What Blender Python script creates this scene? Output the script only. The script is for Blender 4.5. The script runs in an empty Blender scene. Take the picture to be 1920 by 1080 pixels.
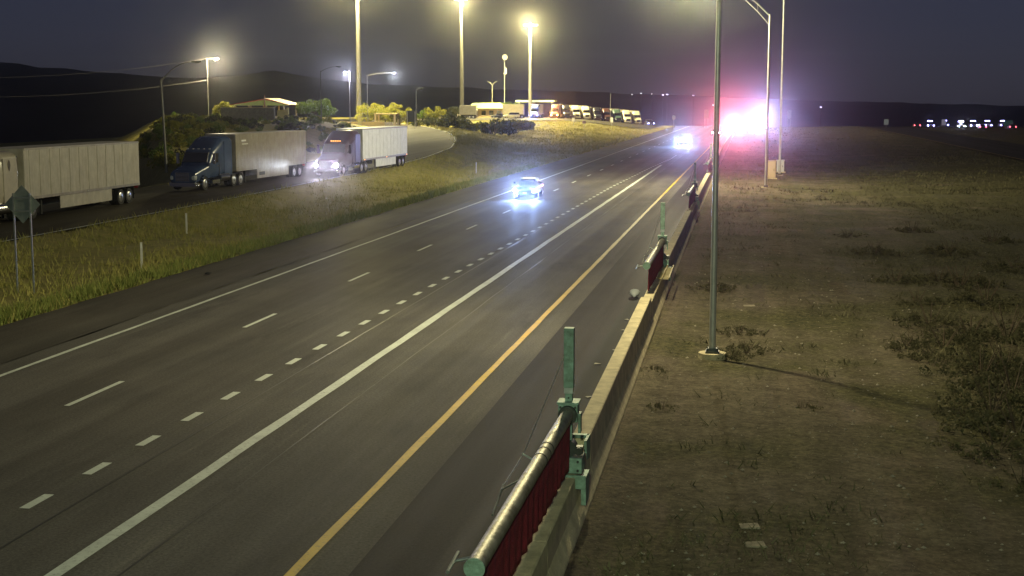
import bpy, bmesh, math, random
import numpy as np
from mathutils import Vector, Matrix, noise
R = math.radians
random.seed(7)
rng = np.random.default_rng(7)
S = bpy.context.scene
C = S.collection

# ------------------------------------------------------------------ camera
CAM_H, CAM_F, CAM_PITCH, CAM_YAW = 7.24, 2619.65, 0.13155, 0.16919
cd = bpy.data.cameras.new('camera'); cam = bpy.data.objects.new('camera', cd); C.objects.link(cam)
cd.sensor_width = 36; cd.lens = CAM_F / 1920 * 36; cd.clip_start = 0.1; cd.clip_end = 9000
cam.location = (0, 0, CAM_H); cam.rotation_euler = (math.pi / 2 - CAM_PITCH, 0, CAM_YAW)
S.camera = cam

# ------------------------------------------------------------------ moonlit night sky (the sky's and the lamp's light source is a faint high moon), exposure
W = bpy.data.worlds.new('World'); S.world = W; W.use_nodes = True
nt = W.node_tree; nt.nodes.clear()
sky = nt.nodes.new('ShaderNodeTexSky'); sky.sky_type = 'NISHITA'; sky.sun_disc = False
sky.sun_elevation = R(60); sky.sun_rotation = R(215); sky.altitude = 1100
hs = nt.nodes.new('ShaderNodeHueSaturation'); hs.inputs['Saturation'].default_value = 0.6
tint = nt.nodes.new('ShaderNodeMix'); tint.data_type = 'RGBA'; tint.blend_type = 'MULTIPLY'; tint.inputs[0].default_value = 1; tint.inputs[7].default_value = (.86, .84, 1.32, 1)
bg = nt.nodes.new('ShaderNodeBackground'); bg.inputs['Strength'].default_value = 0.0062
wo = nt.nodes.new('ShaderNodeOutputWorld')
nt.links.new(sky.outputs[0], hs.inputs['Color']); nt.links.new(hs.outputs[0], tint.inputs[6]); nt.links.new(tint.outputs[2], bg.inputs['Color']); nt.links.new(bg.outputs[0], wo.inputs['Surface'])
sl = bpy.data.lights.new('sun', 'SUN'); sun = bpy.data.objects.new('sun', sl); C.objects.link(sun)
sl.energy = 0.02; sl.angle = R(10); sl.color = (1.0, 0.92, 0.85); sun.rotation_euler = (R(30), 0, R(-35))
S.view_settings.view_transform = 'Standard'; S.view_settings.look = 'None'
S.view_settings.exposure = 0.0; S.view_settings.gamma = 1.0; S.view_settings.use_curve_mapping = False
S.cycles.use_denoising = True
S.cycles.sample_clamp_indirect = 3.0
S.cycles.max_bounces = 5; S.cycles.diffuse_bounces = 2; S.cycles.glossy_bounces = 2; S.cycles.volume_bounces = 0
S.cycles.use_light_tree = True

BEACON = 3.0        # forward brilliance of the emergency strobes

# ------------------------------------------------------------------ helpers
MATS = {}
def mat(name, col, rough=0.7, metal=0.0, var=0.0, scale=5.0, bump=0.0, bscale=30.0, emit=None, estr=0.0, col2=None, spec=0.5, trans=0.0):
    if name in MATS: return MATS[name]
    m = bpy.data.materials.new(name); m.use_nodes = True; MATS[name] = m
    n = m.node_tree.nodes; l = m.node_tree.links; b = n['Principled BSDF']
    b.inputs['Base Color'].default_value = (*col, 1); b.inputs['Roughness'].default_value = rough; b.inputs['Metallic'].default_value = metal
    b.inputs['Specular IOR Level'].default_value = spec
    if trans: b.inputs['Transmission Weight'].default_value = trans
    tc = n.new('ShaderNodeTexCoord')
    if var or col2:
        t = n.new('ShaderNodeTexNoise'); t.inputs['Scale'].default_value = scale; t.inputs['Detail'].default_value = 6; t.inputs['Roughness'].default_value = 0.65
        r = n.new('ShaderNodeValToRGB'); c2 = col2 or tuple(c * (1 - var) for c in col); c1 = col if col2 else tuple(min(1, c * (1 + var)) for c in col)
        r.color_ramp.elements[0].position = 0.35; r.color_ramp.elements[1].position = 0.65
        r.color_ramp.elements[0].color = (*c2, 1); r.color_ramp.elements[1].color = (*c1, 1)
        l.new(tc.outputs['Object'], t.inputs['Vector']); l.new(t.outputs['Fac'], r.inputs['Fac']); l.new(r.outputs['Color'], b.inputs['Base Color'])
    if bump:
        t2 = n.new('ShaderNodeTexNoise'); t2.inputs['Scale'].default_value = bscale; t2.inputs['Detail'].default_value = 5
        bp = n.new('ShaderNodeBump'); bp.inputs['Strength'].default_value = bump; bp.inputs['Distance'].default_value = 0.05
        l.new(tc.outputs['Object'], t2.inputs['Vector']); l.new(t2.outputs['Fac'], bp.inputs['Height']); l.new(bp.outputs['Normal'], b.inputs['Normal'])
    if emit:
        b.inputs['Emission Color'].default_value = (*emit, 1); b.inputs['Emission Strength'].default_value = estr
        m.cycles.emission_sampling = 'NONE'
    return m

class MB:
    def __init__(s): s.v = []; s.f = []; s.mi = []
    def add(s, vs, fs, mi=0):
        o = len(s.v); s.v += [tuple(v) for v in vs]; s.f += [tuple(i + o for i in f) for f in fs]; s.mi += [mi] * len(fs); return s
    def box(s, x0, x1, y0, y1, z0, z1, mi=0, taper=0.0):
        t = taper
        vs = [(x0, y0, z0), (x1, y0, z0), (x1, y1, z0), (x0, y1, z0), (x0 + t, y0 + t, z1), (x1 - t, y0 + t, z1), (x1 - t, y1 - t, z1), (x0 + t, y1 - t, z1)]
        return s.add(vs, [(3, 2, 1, 0), (4, 5, 6, 7), (0, 1, 5, 4), (1, 2, 6, 5), (2, 3, 7, 6), (3, 0, 4, 7)], mi)
    def cbox(s, c, d, mi=0): return s.box(c[0] - d[0] / 2, c[0] + d[0] / 2, c[1] - d[1] / 2, c[1] + d[1] / 2, c[2] - d[2] / 2, c[2] + d[2] / 2, mi)
    def tube(s, p, q, r0, r1=None, n=10, caps=True, mi=0):
        r1 = r0 if r1 is None else r1; p = Vector(p); q = Vector(q); d = (q - p).normalized()
        a = d.orthogonal().normalized(); b = d.cross(a); vs = []; fs = []
        for c, r in ((p, r0), (q, r1)):
            for i in range(n):
                t = 2 * math.pi * i / n; vs.append(c + (a * math.cos(t) + b * math.sin(t)) * r)
        for i in range(n): j = (i + 1) % n; fs.append((i, j, n + j, n + i))
        if caps: fs += [tuple(range(n))[::-1], tuple(range(n, 2 * n))]
        return s.add(vs, fs, mi)
    def path(s, pts, r, n=8, mi=0):
        rs = r if isinstance(r, (list, tuple)) else [r] * len(pts)
        for i in range(len(pts) - 1): s.tube(pts[i], pts[i + 1], rs[i], rs[i + 1], n, True, mi)
        return s
    def loft(s, slices, n=20, e=4.0, mi=0):       # slices: (y, width, z0, z1[, xc])
        vs = []; fs = []
        for sl_ in slices:
            y, w, z0, z1 = sl_[:4]; xc = sl_[4] if len(sl_) > 4 else 0
            for i in range(n):
                t = 2 * math.pi * (i + .5) / n; c, q = math.cos(t), math.sin(t)
                vs.append((xc + w / 2 * math.copysign(abs(c) ** (2 / e), c), y, (z0 + z1) / 2 + (z1 - z0) / 2 * math.copysign(abs(q) ** (2 / e), q)))
        m = len(slices)
        for k in range(m - 1):
            for i in range(n): j = (i + 1) % n; fs.append((k * n + i, k * n + j, (k + 1) * n + j, (k + 1) * n + i))
        fs += [tuple(range(n)), tuple(range((m - 1) * n, m * n))[::-1]]
        return s.add(vs, fs, mi)
    def wheel(s, x, y, z, r, w, n=18, mi=0): return s.tube((x - w / 2, y, z), (x + w / 2, y, z), r, r, n, True, mi)
    def build(s, name, m, parent=None, smooth=False, bevel=0.0, solid=0.0):
        me = bpy.data.meshes.new(name); me.from_pydata([tuple(v) for v in s.v], [], s.f)
        ms = m if isinstance(m, (list, tuple)) else [m]
        for x in ms:
            if x: me.materials.append(x)
        if len(ms) > 1: me.polygons.foreach_set('material_index', s.mi)
        bm = bmesh.new(); bm.from_mesh(me); bmesh.ops.recalc_face_normals(bm, faces=bm.faces); bm.to_mesh(me); bm.free()
        if smooth:
            me.polygons.foreach_set('use_smooth', [True] * len(me.polygons)); me.set_sharp_from_angle(angle=R(40))
        o = bpy.data.objects.new(name, me); C.objects.link(o); o.parent = parent
        if bevel:
            b = o.modifiers.new('bevel', 'BEVEL'); b.width = bevel; b.segments = 2; b.limit_method = 'ANGLE'
        if solid:
            b = o.modifiers.new('solid', 'SOLIDIFY'); b.thickness = solid; b.offset = 0
        return o

def thing(name, label, cat, loc=(0, 0, 0), rz=0.0, group=None):
    o = bpy.data.objects.new(name, None); C.objects.link(o); o.location = loc; o.rotation_euler = (0, 0, rz); o.empty_display_size = .3
    return tag(o, label, cat, group)
def tag(o, label, cat, group=None):
    o['label'] = label; o['category'] = cat
    if group: o['group'] = group
    return o
def kind(o, k, label=None):
    o['kind'] = k
    if label: o['label'] = label
    return o
def copy_tree(o, parent=None):
    c = o.copy(); C.objects.link(c); c.parent = parent
    for ch in list(o.children): copy_tree(ch, c)
    return c
def lamp(loc, power, col, size=0.15, parent=None, spot=None, blend=0.5, aim=None, name='lamp_light'):
    ld = bpy.data.lights.new(name, 'SPOT' if spot else 'POINT'); ld.energy = power; ld.color = col; ld.shadow_soft_size = size
    o = bpy.data.objects.new(name, ld); C.objects.link(o); o.parent = parent; o.location = loc
    if spot:
        ld.spot_size = R(spot); ld.spot_blend = blend
        o.rotation_euler = Vector(aim).to_track_quat('-Z', 'Y').to_euler()
    return o

# ------------------------------------------------------------------ terrain
def sm(a, b, x):
    t = np.clip((x - a) / (b - a), 0, 1); return t * t * (3 - 2 * t)
RY = [-80, 135, 158, 186, 210, 235, 260, 290, 320, 360, 420]
RX = [-41.2, -41.3, -42.5, -45.5, -50, -55.5, -62, -72, -83, -100, -130]
def ramp_x(y): return np.interp(y, RY, RX)
def ramp_z(y): return np.interp(y, [0, 70, 90, 150, 200, 300, 420], [.5, .55, .6, .95, 1.35, 2.1, 2.5])
RW = 5.6
def plateau(y): return np.interp(y, [90, 130, 160, 230, 330, 420], [2.6, 4.2, 4.5, 4.3, 3.2, 2.5])
def height(x, y):
    x = np.asarray(x, float); y = np.asarray(y, float)
    rx, rz = ramp_x(y), ramp_z(y)
    z = np.zeros_like(x)
    # verge between motorway and ramp
    u = np.clip((-24.4 - x) / np.maximum(-24.4 - (rx + RW), 1), 0, 1)
    verge = rz * sm(.45, 1, u) - .35 * np.sin(np.pi * u) ** 2
    farlot = sm(240, 400, y) * 2.5 * sm(0, .35, u)
    verge = np.maximum(verge, farlot)
    # berm and rest-area plateau left of ramp
    v = (rx - RW - x)
    hill = rz + (plateau(y) - rz) * sm(.5, 13, v)
    hill = hill + (-9 - hill) * sm(.43, .50, -x / np.maximum(y, 1)) * (v > 0) * sm(0, 6, v)
    z = np.where(x < rx - RW, hill, np.where(x < -24.4, verge, 0.0))
    # dirt right of the barrier
    r = x + 2.5
    z = np.where(r > 0, -.05 - .25 * sm(1, 9, r) + .25 * sm(14, 30, r), z)
    z = z - np.maximum(0, y - 448) * .035 * sm(448, 500, y) 
    return np.maximum(z, -60)
def zt(x, y): return float(height(np.array([x]), np.array([y]))[0])
def bump_noise(x, y): return (noise.noise((x * .35, y * .35, 0)) * .08 + noise.noise((x * .08, y * .08, 3)) * .18)
def ray(px, py):
    fw = Vector((-math.sin(CAM_YAW) * math.cos(CAM_PITCH), math.cos(CAM_YAW) * math.cos(CAM_PITCH), -math.sin(CAM_PITCH)))
    r = Vector((math.cos(CAM_YAW), math.sin(CAM_YAW), 0)); u = r.cross(fw)
    return fw * CAM_F + r * (px - 960) - u * (py - 540)
def at_y(px, Y):                 # ground point on terrain in direction px at distance Y
    d = ray(px, 250); x = d.x / d.y * Y; return (x, Y, zt(x, Y))
def at_z(px, py, z=0.0):
    d = ray(px, py); t = (z - CAM_H) / d.z; return (d.x * t, d.y * t, z)

def bx_(y): return float(np.interp(y, [10, 24, 56, 94, 148, 300], [-3.0, -3.08, -3.42, -3.68, -3.95, -4.4]))
def grid_lines(parts):
    out = []
    for a, b, n in parts: out += list(np.linspace(a, b, n, endpoint=False))
    return np.array(out + [parts[-1][1]])
gx = grid_lines([(-2600, -400, 12), (-400, -140, 20), (-140, -60, 45), (-60, -24.6, 56), (-24.6, -24.3, 1), (-24.3, -24.0, 1), (-24.0, -4.6, 5), (-4.6, -2.5, 16), (-2.5, 20, 56), (20, 60, 36), (60, 300, 30), (300, 2600, 12)])
gy = grid_lines([(-60, 8, 12), (8, 60, 90), (60, 150, 90), (150, 300, 80), (300, 520, 60), (520, 1000, 20), (1000, 3400, 14)])
X, Y = np.meshgrid(gx, gy); Z = height(X, Y)
for j in range(X.shape[0]):
    for i in range(X.shape[1]):
        x, y = X[j, i], Y[j, i]
        rx = float(ramp_x(y))
        if -24.35 < x < bx_(y) + .02: Z[j, i] = -.20 - max(0, y - 448) * .035
        elif abs(x - rx) < RW + .3 and -60 < y < 420: Z[j, i] -= .12
        elif 33.5 < x < 47.5: Z[j, i] -= .12
        elif y < 700: Z[j, i] += bump_noise(x, y) * min(1, abs(x + 2.5) / 2 if x > -3 else abs(x + 24.3) / 2)
ny, nx = X.shape
tv = np.stack([X.ravel(), Y.ravel(), Z.ravel()], 1)
idx = np.arange(ny * nx).reshape(ny, nx)
tf = np.stack([idx[:-1, :-1], idx[:-1, 1:], idx[1:, 1:], idx[1:, :-1]], -1).reshape(-1, 4)

# ground material: dry grass on the left, brown dirt with weedy patches on the right
gm = bpy.data.materials.new('ground'); gm.use_nodes = True; n = gm.node_tree.nodes; l = gm.node_tree.links; b = n['Principled BSDF']
b.inputs['Roughness'].default_value = .95; b.inputs['Specular IOR Level'].default_value = .1
tc = n.new('ShaderNodeTexCoord')
def nz(scale, det=6, rough=.6):
    t = n.new('ShaderNodeTexNoise'); t.inputs['Scale'].default_value = scale; t.inputs['Detail'].default_value = det; t.inputs['Roughness'].default_value = rough
    l.new(tc.outputs['Object'], t.inputs['Vector']); return t.outputs['Fac']
def rampn(fac, c0, c1, p0=.4, p1=.6):
    r = n.new('ShaderNodeValToRGB'); r.color_ramp.elements[0].position = p0; r.color_ramp.elements[1].position = p1
    r.color_ramp.elements[0].color = (*c0, 1); r.color_ramp.elements[1].color = (*c1, 1); l.new(fac, r.inputs['Fac']); return r.outputs['Color']
def mixc(f, a, c, mode='MIX'):
    m = n.new('ShaderNodeMix'); m.data_type = 'RGBA'; m.blend_type = mode
    if isinstance(f, float): m.inputs[0].default_value = f
    else: l.new(f, m.inputs[0])
    l.new(a, m.inputs[6]); l.new(c, m.inputs[7]); return m.outputs[2]
dirt = rampn(nz(1.6, 8, .7), (.070, .058, .042), (.185, .156, .115), .25, .75)
weed = rampn(nz(3.5, 8, .7), (.05, .05, .025), (.11, .10, .05), .35, .65)
sx0 = n.new('ShaderNodeSeparateXYZ'); l.new(tc.outputs['Object'], sx0.inputs[0])
mr = n.new('ShaderNodeMapRange'); mr.inputs[1].default_value = 2; mr.inputs[2].default_value = 12; mr.inputs[3].default_value = 0; mr.inputs[4].default_value = .16; l.new(sx0.outputs['X'], mr.inputs[0])
ad = n.new('ShaderNodeMath'); ad.operation = 'ADD'; l.new(nz(.16, 5, .6), ad.inputs[0]); l.new(mr.outputs[0], ad.inputs[1])
dirt = mixc(rampn(ad.outputs[0], (0, 0, 0), (1, 1, 1), .47, .62), dirt, weed)
peb = n.new('ShaderNodeTexVoronoi'); peb.inputs['Scale'].default_value = 9; l.new(tc.outputs['Object'], peb.inputs['Vector'])
dirt = mixc(rampn(peb.outputs['Distance'], (1, 1, 1), (0, 0, 0), .08, .16), dirt, rampn(nz(20), (.14, .11, .08), (.34, .29, .22)))
mpr = n.new('ShaderNodeMapping'); mpr.inputs['Scale'].default_value = (1, .07, 1); mpr.inputs['Rotation'].default_value = (0, 0, R(6)); l.new(tc.outputs['Object'], mpr.inputs['Vector'])
tr_ = n.new('ShaderNodeTexNoise'); tr_.inputs['Scale'].default_value = 1.5; tr_.inputs['Detail'].default_value = 5; l.new(mpr.outputs[0], tr_.inputs['Vector'])
dirt = mixc(1.0, dirt, rampn(tr_.outputs['Fac'], (.86, .86, .85), (1.1, 1.1, 1.08), .38, .62), 'MULTIPLY')
dirt = mixc(1.0, dirt, rampn(nz(7, 6, .8), (.55, .55, .52), (1.4, 1.38, 1.3), .36, .64), 'MULTIPLY')
grass = rampn(nz(1.2, 8, .7), (.20, .19, .06), (.36, .31, .11), .3, .7)
sx = n.new('ShaderNodeSeparateXYZ'); l.new(tc.outputs['Object'], sx.inputs[0])
gt = n.new('ShaderNodeMath'); gt.operation = 'GREATER_THAN'; gt.inputs[1].default_value = -12; l.new(sx.outputs['X'], gt.inputs[0])
l.new(mixc(gt.outputs[0], grass, dirt), b.inputs['Base Color'])
bp = n.new('ShaderNodeBump'); bp.inputs['Strength'].default_value = .9; bp.inputs['Distance'].default_value = .12; l.new(nz(4, 8, .75), bp.inputs['Height']); l.new(bp.outputs['Normal'], b.inputs['Normal'])

me = bpy.data.meshes.new('ground'); me.from_pydata(tv.tolist(), [], tf.tolist()); me.materials.append(gm)
me.polygons.foreach_set('use_smooth', [True] * len(me.polygons))
ground = bpy.data.objects.new('ground', me); C.objects.link(ground); kind(ground, 'structure', 'brown dirt and dry grass ground beside the highway')

# ------------------------------------------------------------------ asphalt
def asphalt(name, c0, c1, stripes=True, lanes=(-21.5, -18, -14.2, -8.7)):
    m = bpy.data.materials.new(name); m.use_nodes = True; n = m.node_tree.nodes; l = m.node_tree.links; b = n['Principled BSDF']
    tc = n.new('ShaderNodeTexCoord')
    def noise_(sc, vec=(1, 1, 1), det=6, rough=.6):
        mp = n.new('ShaderNodeMapping'); mp.inputs['Scale'].default_value = vec; l.new(tc.outputs['Object'], mp.inputs['Vector'])
        t = n.new('ShaderNodeTexNoise'); t.inputs['Scale'].default_value = sc; t.inputs['Detail'].default_value = det; t.inputs['Roughness'].default_value = rough
        l.new(mp.outputs[0], t.inputs['Vector']); return t.outputs['Fac']
    def rp(f, a, c, p0, p1):
        r = n.new('ShaderNodeValToRGB'); r.color_ramp.elements[0].position = p0; r.color_ramp.elements[1].position = p1
        r.color_ramp.elements[0].color = (*a, 1); r.color_ramp.elements[1].color = (*c, 1); l.new(f, r.inputs['Fac']); return r.outputs['Color']
    def mx(f, a, c, mode):
        k = n.new('ShaderNodeMix'); k.data_type = 'RGBA'; k.blend_type = mode; k.inputs[0].default_value = f; l.new(a, k.inputs[6]); l.new(c, k.inputs[7]); return k.outputs[2]
    base = rp(noise_(.9, (1, .12, 1), 7), c0, c1, .3, .7)
    fine = rp(noise_(16, (1, 1, 1), 6, .85), (.5, .5, .5), (1.55, 1.55, 1.55), .34, .66)
    base = mx(1.0, base, fine, 'MULTIPLY')
    if stripes:
        st = rp(noise_(.75, (1, .006, 1), 3), (.72, .70, .68), (1.25, 1.25, 1.28), .38, .62)
        base = mx(.8, base, st, 'MULTIPLY')
        ol = rp(noise_(.12, (1, 1, 1), 5), (.8, .8, .8), (1.15, 1.12, 1.08), .4, .6)
        base = mx(.8, base, ol, 'MULTIPLY')
        oil = rp(noise_(.5, (1, .18, 1), 6, .7), (.62, .62, .62), (1, 1, 1), .30, .44); base = mx(1.0, base, oil, 'MULTIPLY')
        scuff = rp(noise_(2.2, (1, .035, 1), 6, .75), (1, 1, 1), (1.28, 1.27, 1.24), .58, .70); base = mx(1.0, base, scuff, 'MULTIPLY')
    l.new(base, b.inputs['Base Color'])
    rr = rp(noise_(.75, (1, .01, 1), 3), (.80, .80, .80), (.93, .93, .93), .4, .6)
    b.inputs['Coat Weight'].default_value = .05; b.inputs['Coat Roughness'].default_value = .42
    l.new(rr, b.inputs['Roughness']); b.inputs['Specular IOR Level'].default_value = .12
    bp = n.new('ShaderNodeBump'); bp.inputs['Strength'].default_value = .5; bp.inputs['Distance'].default_value = .01
    l.new(noise_(60, (1, 1, 1), 3, .7), bp.inputs['Height']); l.new(bp.outputs['Normal'], b.inputs['Normal'])
    return m
A_ROAD = asphalt('asphalt_lanes', (.068, .0645, .057), (.102, .097, .086))
A_SHO = asphalt('asphalt_shoulder', (.020, .019, .018), (.031, .0295, .028))
A_RAMP = asphalt('asphalt_ramp', (.034, .028, .017), (.050, .042, .026), False)

def rz_(y): return -max(0, y - 448) * .02
def strip(name, x0, x1, y0, y1, z, m, parent=None, step=8.0, edge=0.0):
    ys = np.linspace(y0, y1, max(2, int((y1 - y0) / step) + 1)); q = MB(); vs = []; fs = []
    for k, y in enumerate(ys):
        j0 = edge * noise.noise((y * .3, x0, 1)) if edge else 0
        a = x0(y) if callable(x0) else x0; c = x1(y) if callable(x1) else x1
        h = (z(y) if callable(z) else z)
        vs += [(a + j0, y, h), (c + (edge * noise.noise((y * .3, c, 5)) if edge else 0), y, h)]
        if k: fs.append((2 * k - 2, 2 * k - 1, 2 * k + 1, 2 * k))
    q.add(vs, fs); return q.build(name, m, parent)
hw = strip('highway', -20.6, -6.0, -60, 452, 0.0, A_ROAD); kind(hw, 'structure', 'dark asphalt highway lanes')
strip('shoulder', -24.15, -20.6, -60, 452, 0.0, asphalt('asphalt_left_shoulder', (.050, .046, .038), (.074, .068, .057)), hw, 1.0, .18)
strip('shoulder', -6.0, lambda y: bx_(y) + .1, -60, 452, 0.0, A_SHO, hw, 4.0)
def paint(name, c, wear=.35):
    m = mat(name, c, .6, var=.14, scale=1.1, bump=.2, bscale=40); n = m.node_tree.nodes; l = m.node_tree.links; p = n['Principled BSDF']
    src = p.inputs['Base Color'].links[0].from_socket; tcn = next(q for q in n if q.type == 'TEX_COORD')
    t = n.new('ShaderNodeTexNoise'); t.inputs['Scale'].default_value = 9; t.inputs['Detail'].default_value = 9; t.inputs['Roughness'].default_value = .8
    r = n.new('ShaderNodeValToRGB'); r.color_ramp.elements[0].position = .53; r.color_ramp.elements[1].position = .68; r.color_ramp.elements[1].color = (.8, .8, .8, 1); r.color_ramp.elements[0].color = (0, 0, 0, 1)
    k = n.new('ShaderNodeMix'); k.data_type = 'RGBA'; k.inputs[7].default_value = (.07, .068, .062, 1)
    l.new(tcn.outputs['Object'], t.inputs['Vector']); l.new(t.outputs['Fac'], r.inputs['Fac']); l.new(r.outputs['Color'], k.inputs[0]); l.new(src, k.inputs[6]); l.new(k.outputs[2], p.inputs['Base Color']); return m
P_W = paint('white_paint', (.60, .64, .57)); P_Y = paint('yellow_paint', (.56, .36, .003))
strip('edge_line', -19.78, -19.62, -60, 450, .006, P_W, hw, .5, .03)
strip('edge_line', -6.98, -6.80, -60, 450, .006, P_Y, hw, .5, .03)
strip('solid_line', -10.62, -10.35, -60, 166, .006, P_W, hw, .5, .035)
dash = MB().add([(-.075, 0, 0), (.075, 0, 0), (.075, 3.05, 0), (-.075, 3.05, 0)], [(0, 1, 2, 3)]).build('lane_dash', P_W, hw)
first = True
for k in range(-7, 25):
    o = dash if first else dash.copy()
    if not first: C.objects.link(o)
    first = False; o.location = (-16.15, 30.75 + 12.05 * k, .006)
dot = MB().add([(-.1, 0, 0), (.1, 0, 0), (.1, .92, 0), (-.1, .92, 0)], [(0, 1, 2, 3)]).build('dotted_line_mark', P_W, hw)
first = True
for k in range(-30, 70):
    y = 22.6 + 2.36 * k + .0022 * max(k, 0) ** 2
    x = float(np.interp(y, [20, 60, 80, 120, 160, 185], [-12.8, -12.42, -12.18, -11.97, -11.2, -10.4]))
    if y > 205: break
    if y > 185: x = -10.4
    o = dot if first else dot.copy()
    if not first: C.objects.link(o)
    first = False; o.location = (x, y, .006)
# tar seams along the lanes
S_T = mat('tar_seam', (.018, .017, .016), .45)
strip('tar_seam', -12.02, -11.98, -60, 300, .004, S_T, hw, 3.0, .05)
strip('tar_seam', -9.52, -9.49, -60, 300, .004, S_T, hw, 3.0, .05)
# exit ramp
rm = strip('ramp_road', lambda y: float(ramp_x(y)) - RW, lambda y: float(ramp_x(y)) + RW, -60, 400, lambda y: float(ramp_z(y)), A_RAMP, None, 4.0); kind(rm, 'structure', 'lit exit ramp road with parked trucks')
strip('edge_line', lambda y: float(ramp_x(y)) + RW - .35, lambda y: float(ramp_x(y)) + RW - .2, -60, 400, lambda y: float(ramp_z(y)) + .008, P_W, rm, 4.0)
# opposite carriageway far right
op = strip('opposite_road', 34, 47, 60, 448, .02, A_SHO); kind(op, 'structure', 'dark opposite carriageway at far right')
strip('edge_line', 34.4, 34.55, 60, 448, .028, P_Y, op)

# ------------------------------------------------------------------ far hills
hv = []; hf = []
ks = np.linspace(-30, 2000, 120)
ridge = np.interp(ks, [-30, 0, 100, 200, 330, 430, 480, 512, 560, 700, 900, 1200, 1500, 1950, 2000], [114, 117, 127, 136, 146, 144, 137, 131, 142, 158, 166, 176, 188, 199, 200])
for k, px in enumerate(ks):
    d = ray(px, ridge[k] + 2.5 * noise.noise((px * .02, 0, 9)) + 1.2 * noise.noise((px * .09, 0, 4))); t = 2600 / d.y
    x, y, z = d.x * t, 2600, CAM_H + d.z * t
    hv += [(x * .78, 2000, -70), (x * .9, 2350, -20 + (z + 20) * .55 + 9 * noise.noise((px * .03, 2, 2))), (x, y, z), (x * 1.1, 2900, -60)]
    if k:
        a = 4 * (k - 1); c = 4 * k
        for i in range(3): hf.append((a + i, a + i + 1, c + i + 1, c + i))
hills = MB().add(hv, hf).build('hills', mat('hill', (.05, .045, .04), .95, var=.3, scale=.01), None, True); kind(hills, 'structure', 'black distant mountain ridge')

# ------------------------------------------------------------------ concrete barrier
CONC = mat('concrete', (.54, .46, .29), .9, var=.24, scale=2.2, bump=.4, bscale=14)
STEEL = mat('galvanized_steel', (.42, .45, .44), .42, .85, var=.18, scale=6)
GREENLIT = mat('green_lit_steel', (.27, .42, .35), .62, .25, col2=(.12, .17, .13), scale=4.5, bump=.35, bscale=12)  # green of the lamp light put into the steel colour, random darker patches
DARKST = mat('dark_steel', (.05, .055, .05), .5, .6, var=.3, scale=8)
GATES = [24.0, 55.5, 93.5, 138.0]
bar = thing('concrete_barrier', 'long concrete median barrier along the shoulder beneath the gates', 'barrier')
def section(y0, y1, h):
    prof = [(-.31, 0), (-.31, .08), (-.17, .32), (-.16, h - .02), (-.14, h), (.16, h), (.18, h - .02), (.20, .38), (.34, .10), (.36, -.1)]
    vs = [(x + bx_(y0), y0, z - .06) for x, z in prof] + [(x + bx_(y1), y1, z - .06) for x, z in prof]; m = len(prof)
    fs = [(i, i + 1, m + i + 1, m + i) for i in range(m - 1)] + [tuple(range(m)), tuple(range(m, 2 * m))[::-1], (0, m, 2 * m - 1, m - 1)]
    return MB().add(vs, fs).build('barrier_section', CONC, bar)
y = 6.0
zones = []
for gy_ in GATES: zones.append((gy_ - 10.2, gy_ + 1.9, .84))
while y < 330:
    z0 = next((q for q in zones if q[0] <= y < q[1]), None)
    if z0: e = min(y + 6.1, z0[1]); h = .84
    else:
        nx_ = min([q[0] for q in zones if q[0] > y] + [1e9]); e = min(y + 6.1, nx_); h = 1.02
    section(y + .008, e - .008, h); y = e
for gy_ in GATES:      # steel channel at the step where the taller barrier begins
    yb = gy_ + 1.9
    for bb in ((-.26, -.20, yb - .5, yb - .44, .3, 1.35), (-.20, .17, yb - .14, yb - .02, .94, 1.00), (.14, .19, yb - .6, yb - .02, .42, 1.0), (-.2, .19, yb - .62, yb - .57, .42, .48)):
        MB().box(*bb).build('end_frame_bar', GREENLIT, bar).location.x = bx_(yb)

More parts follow.
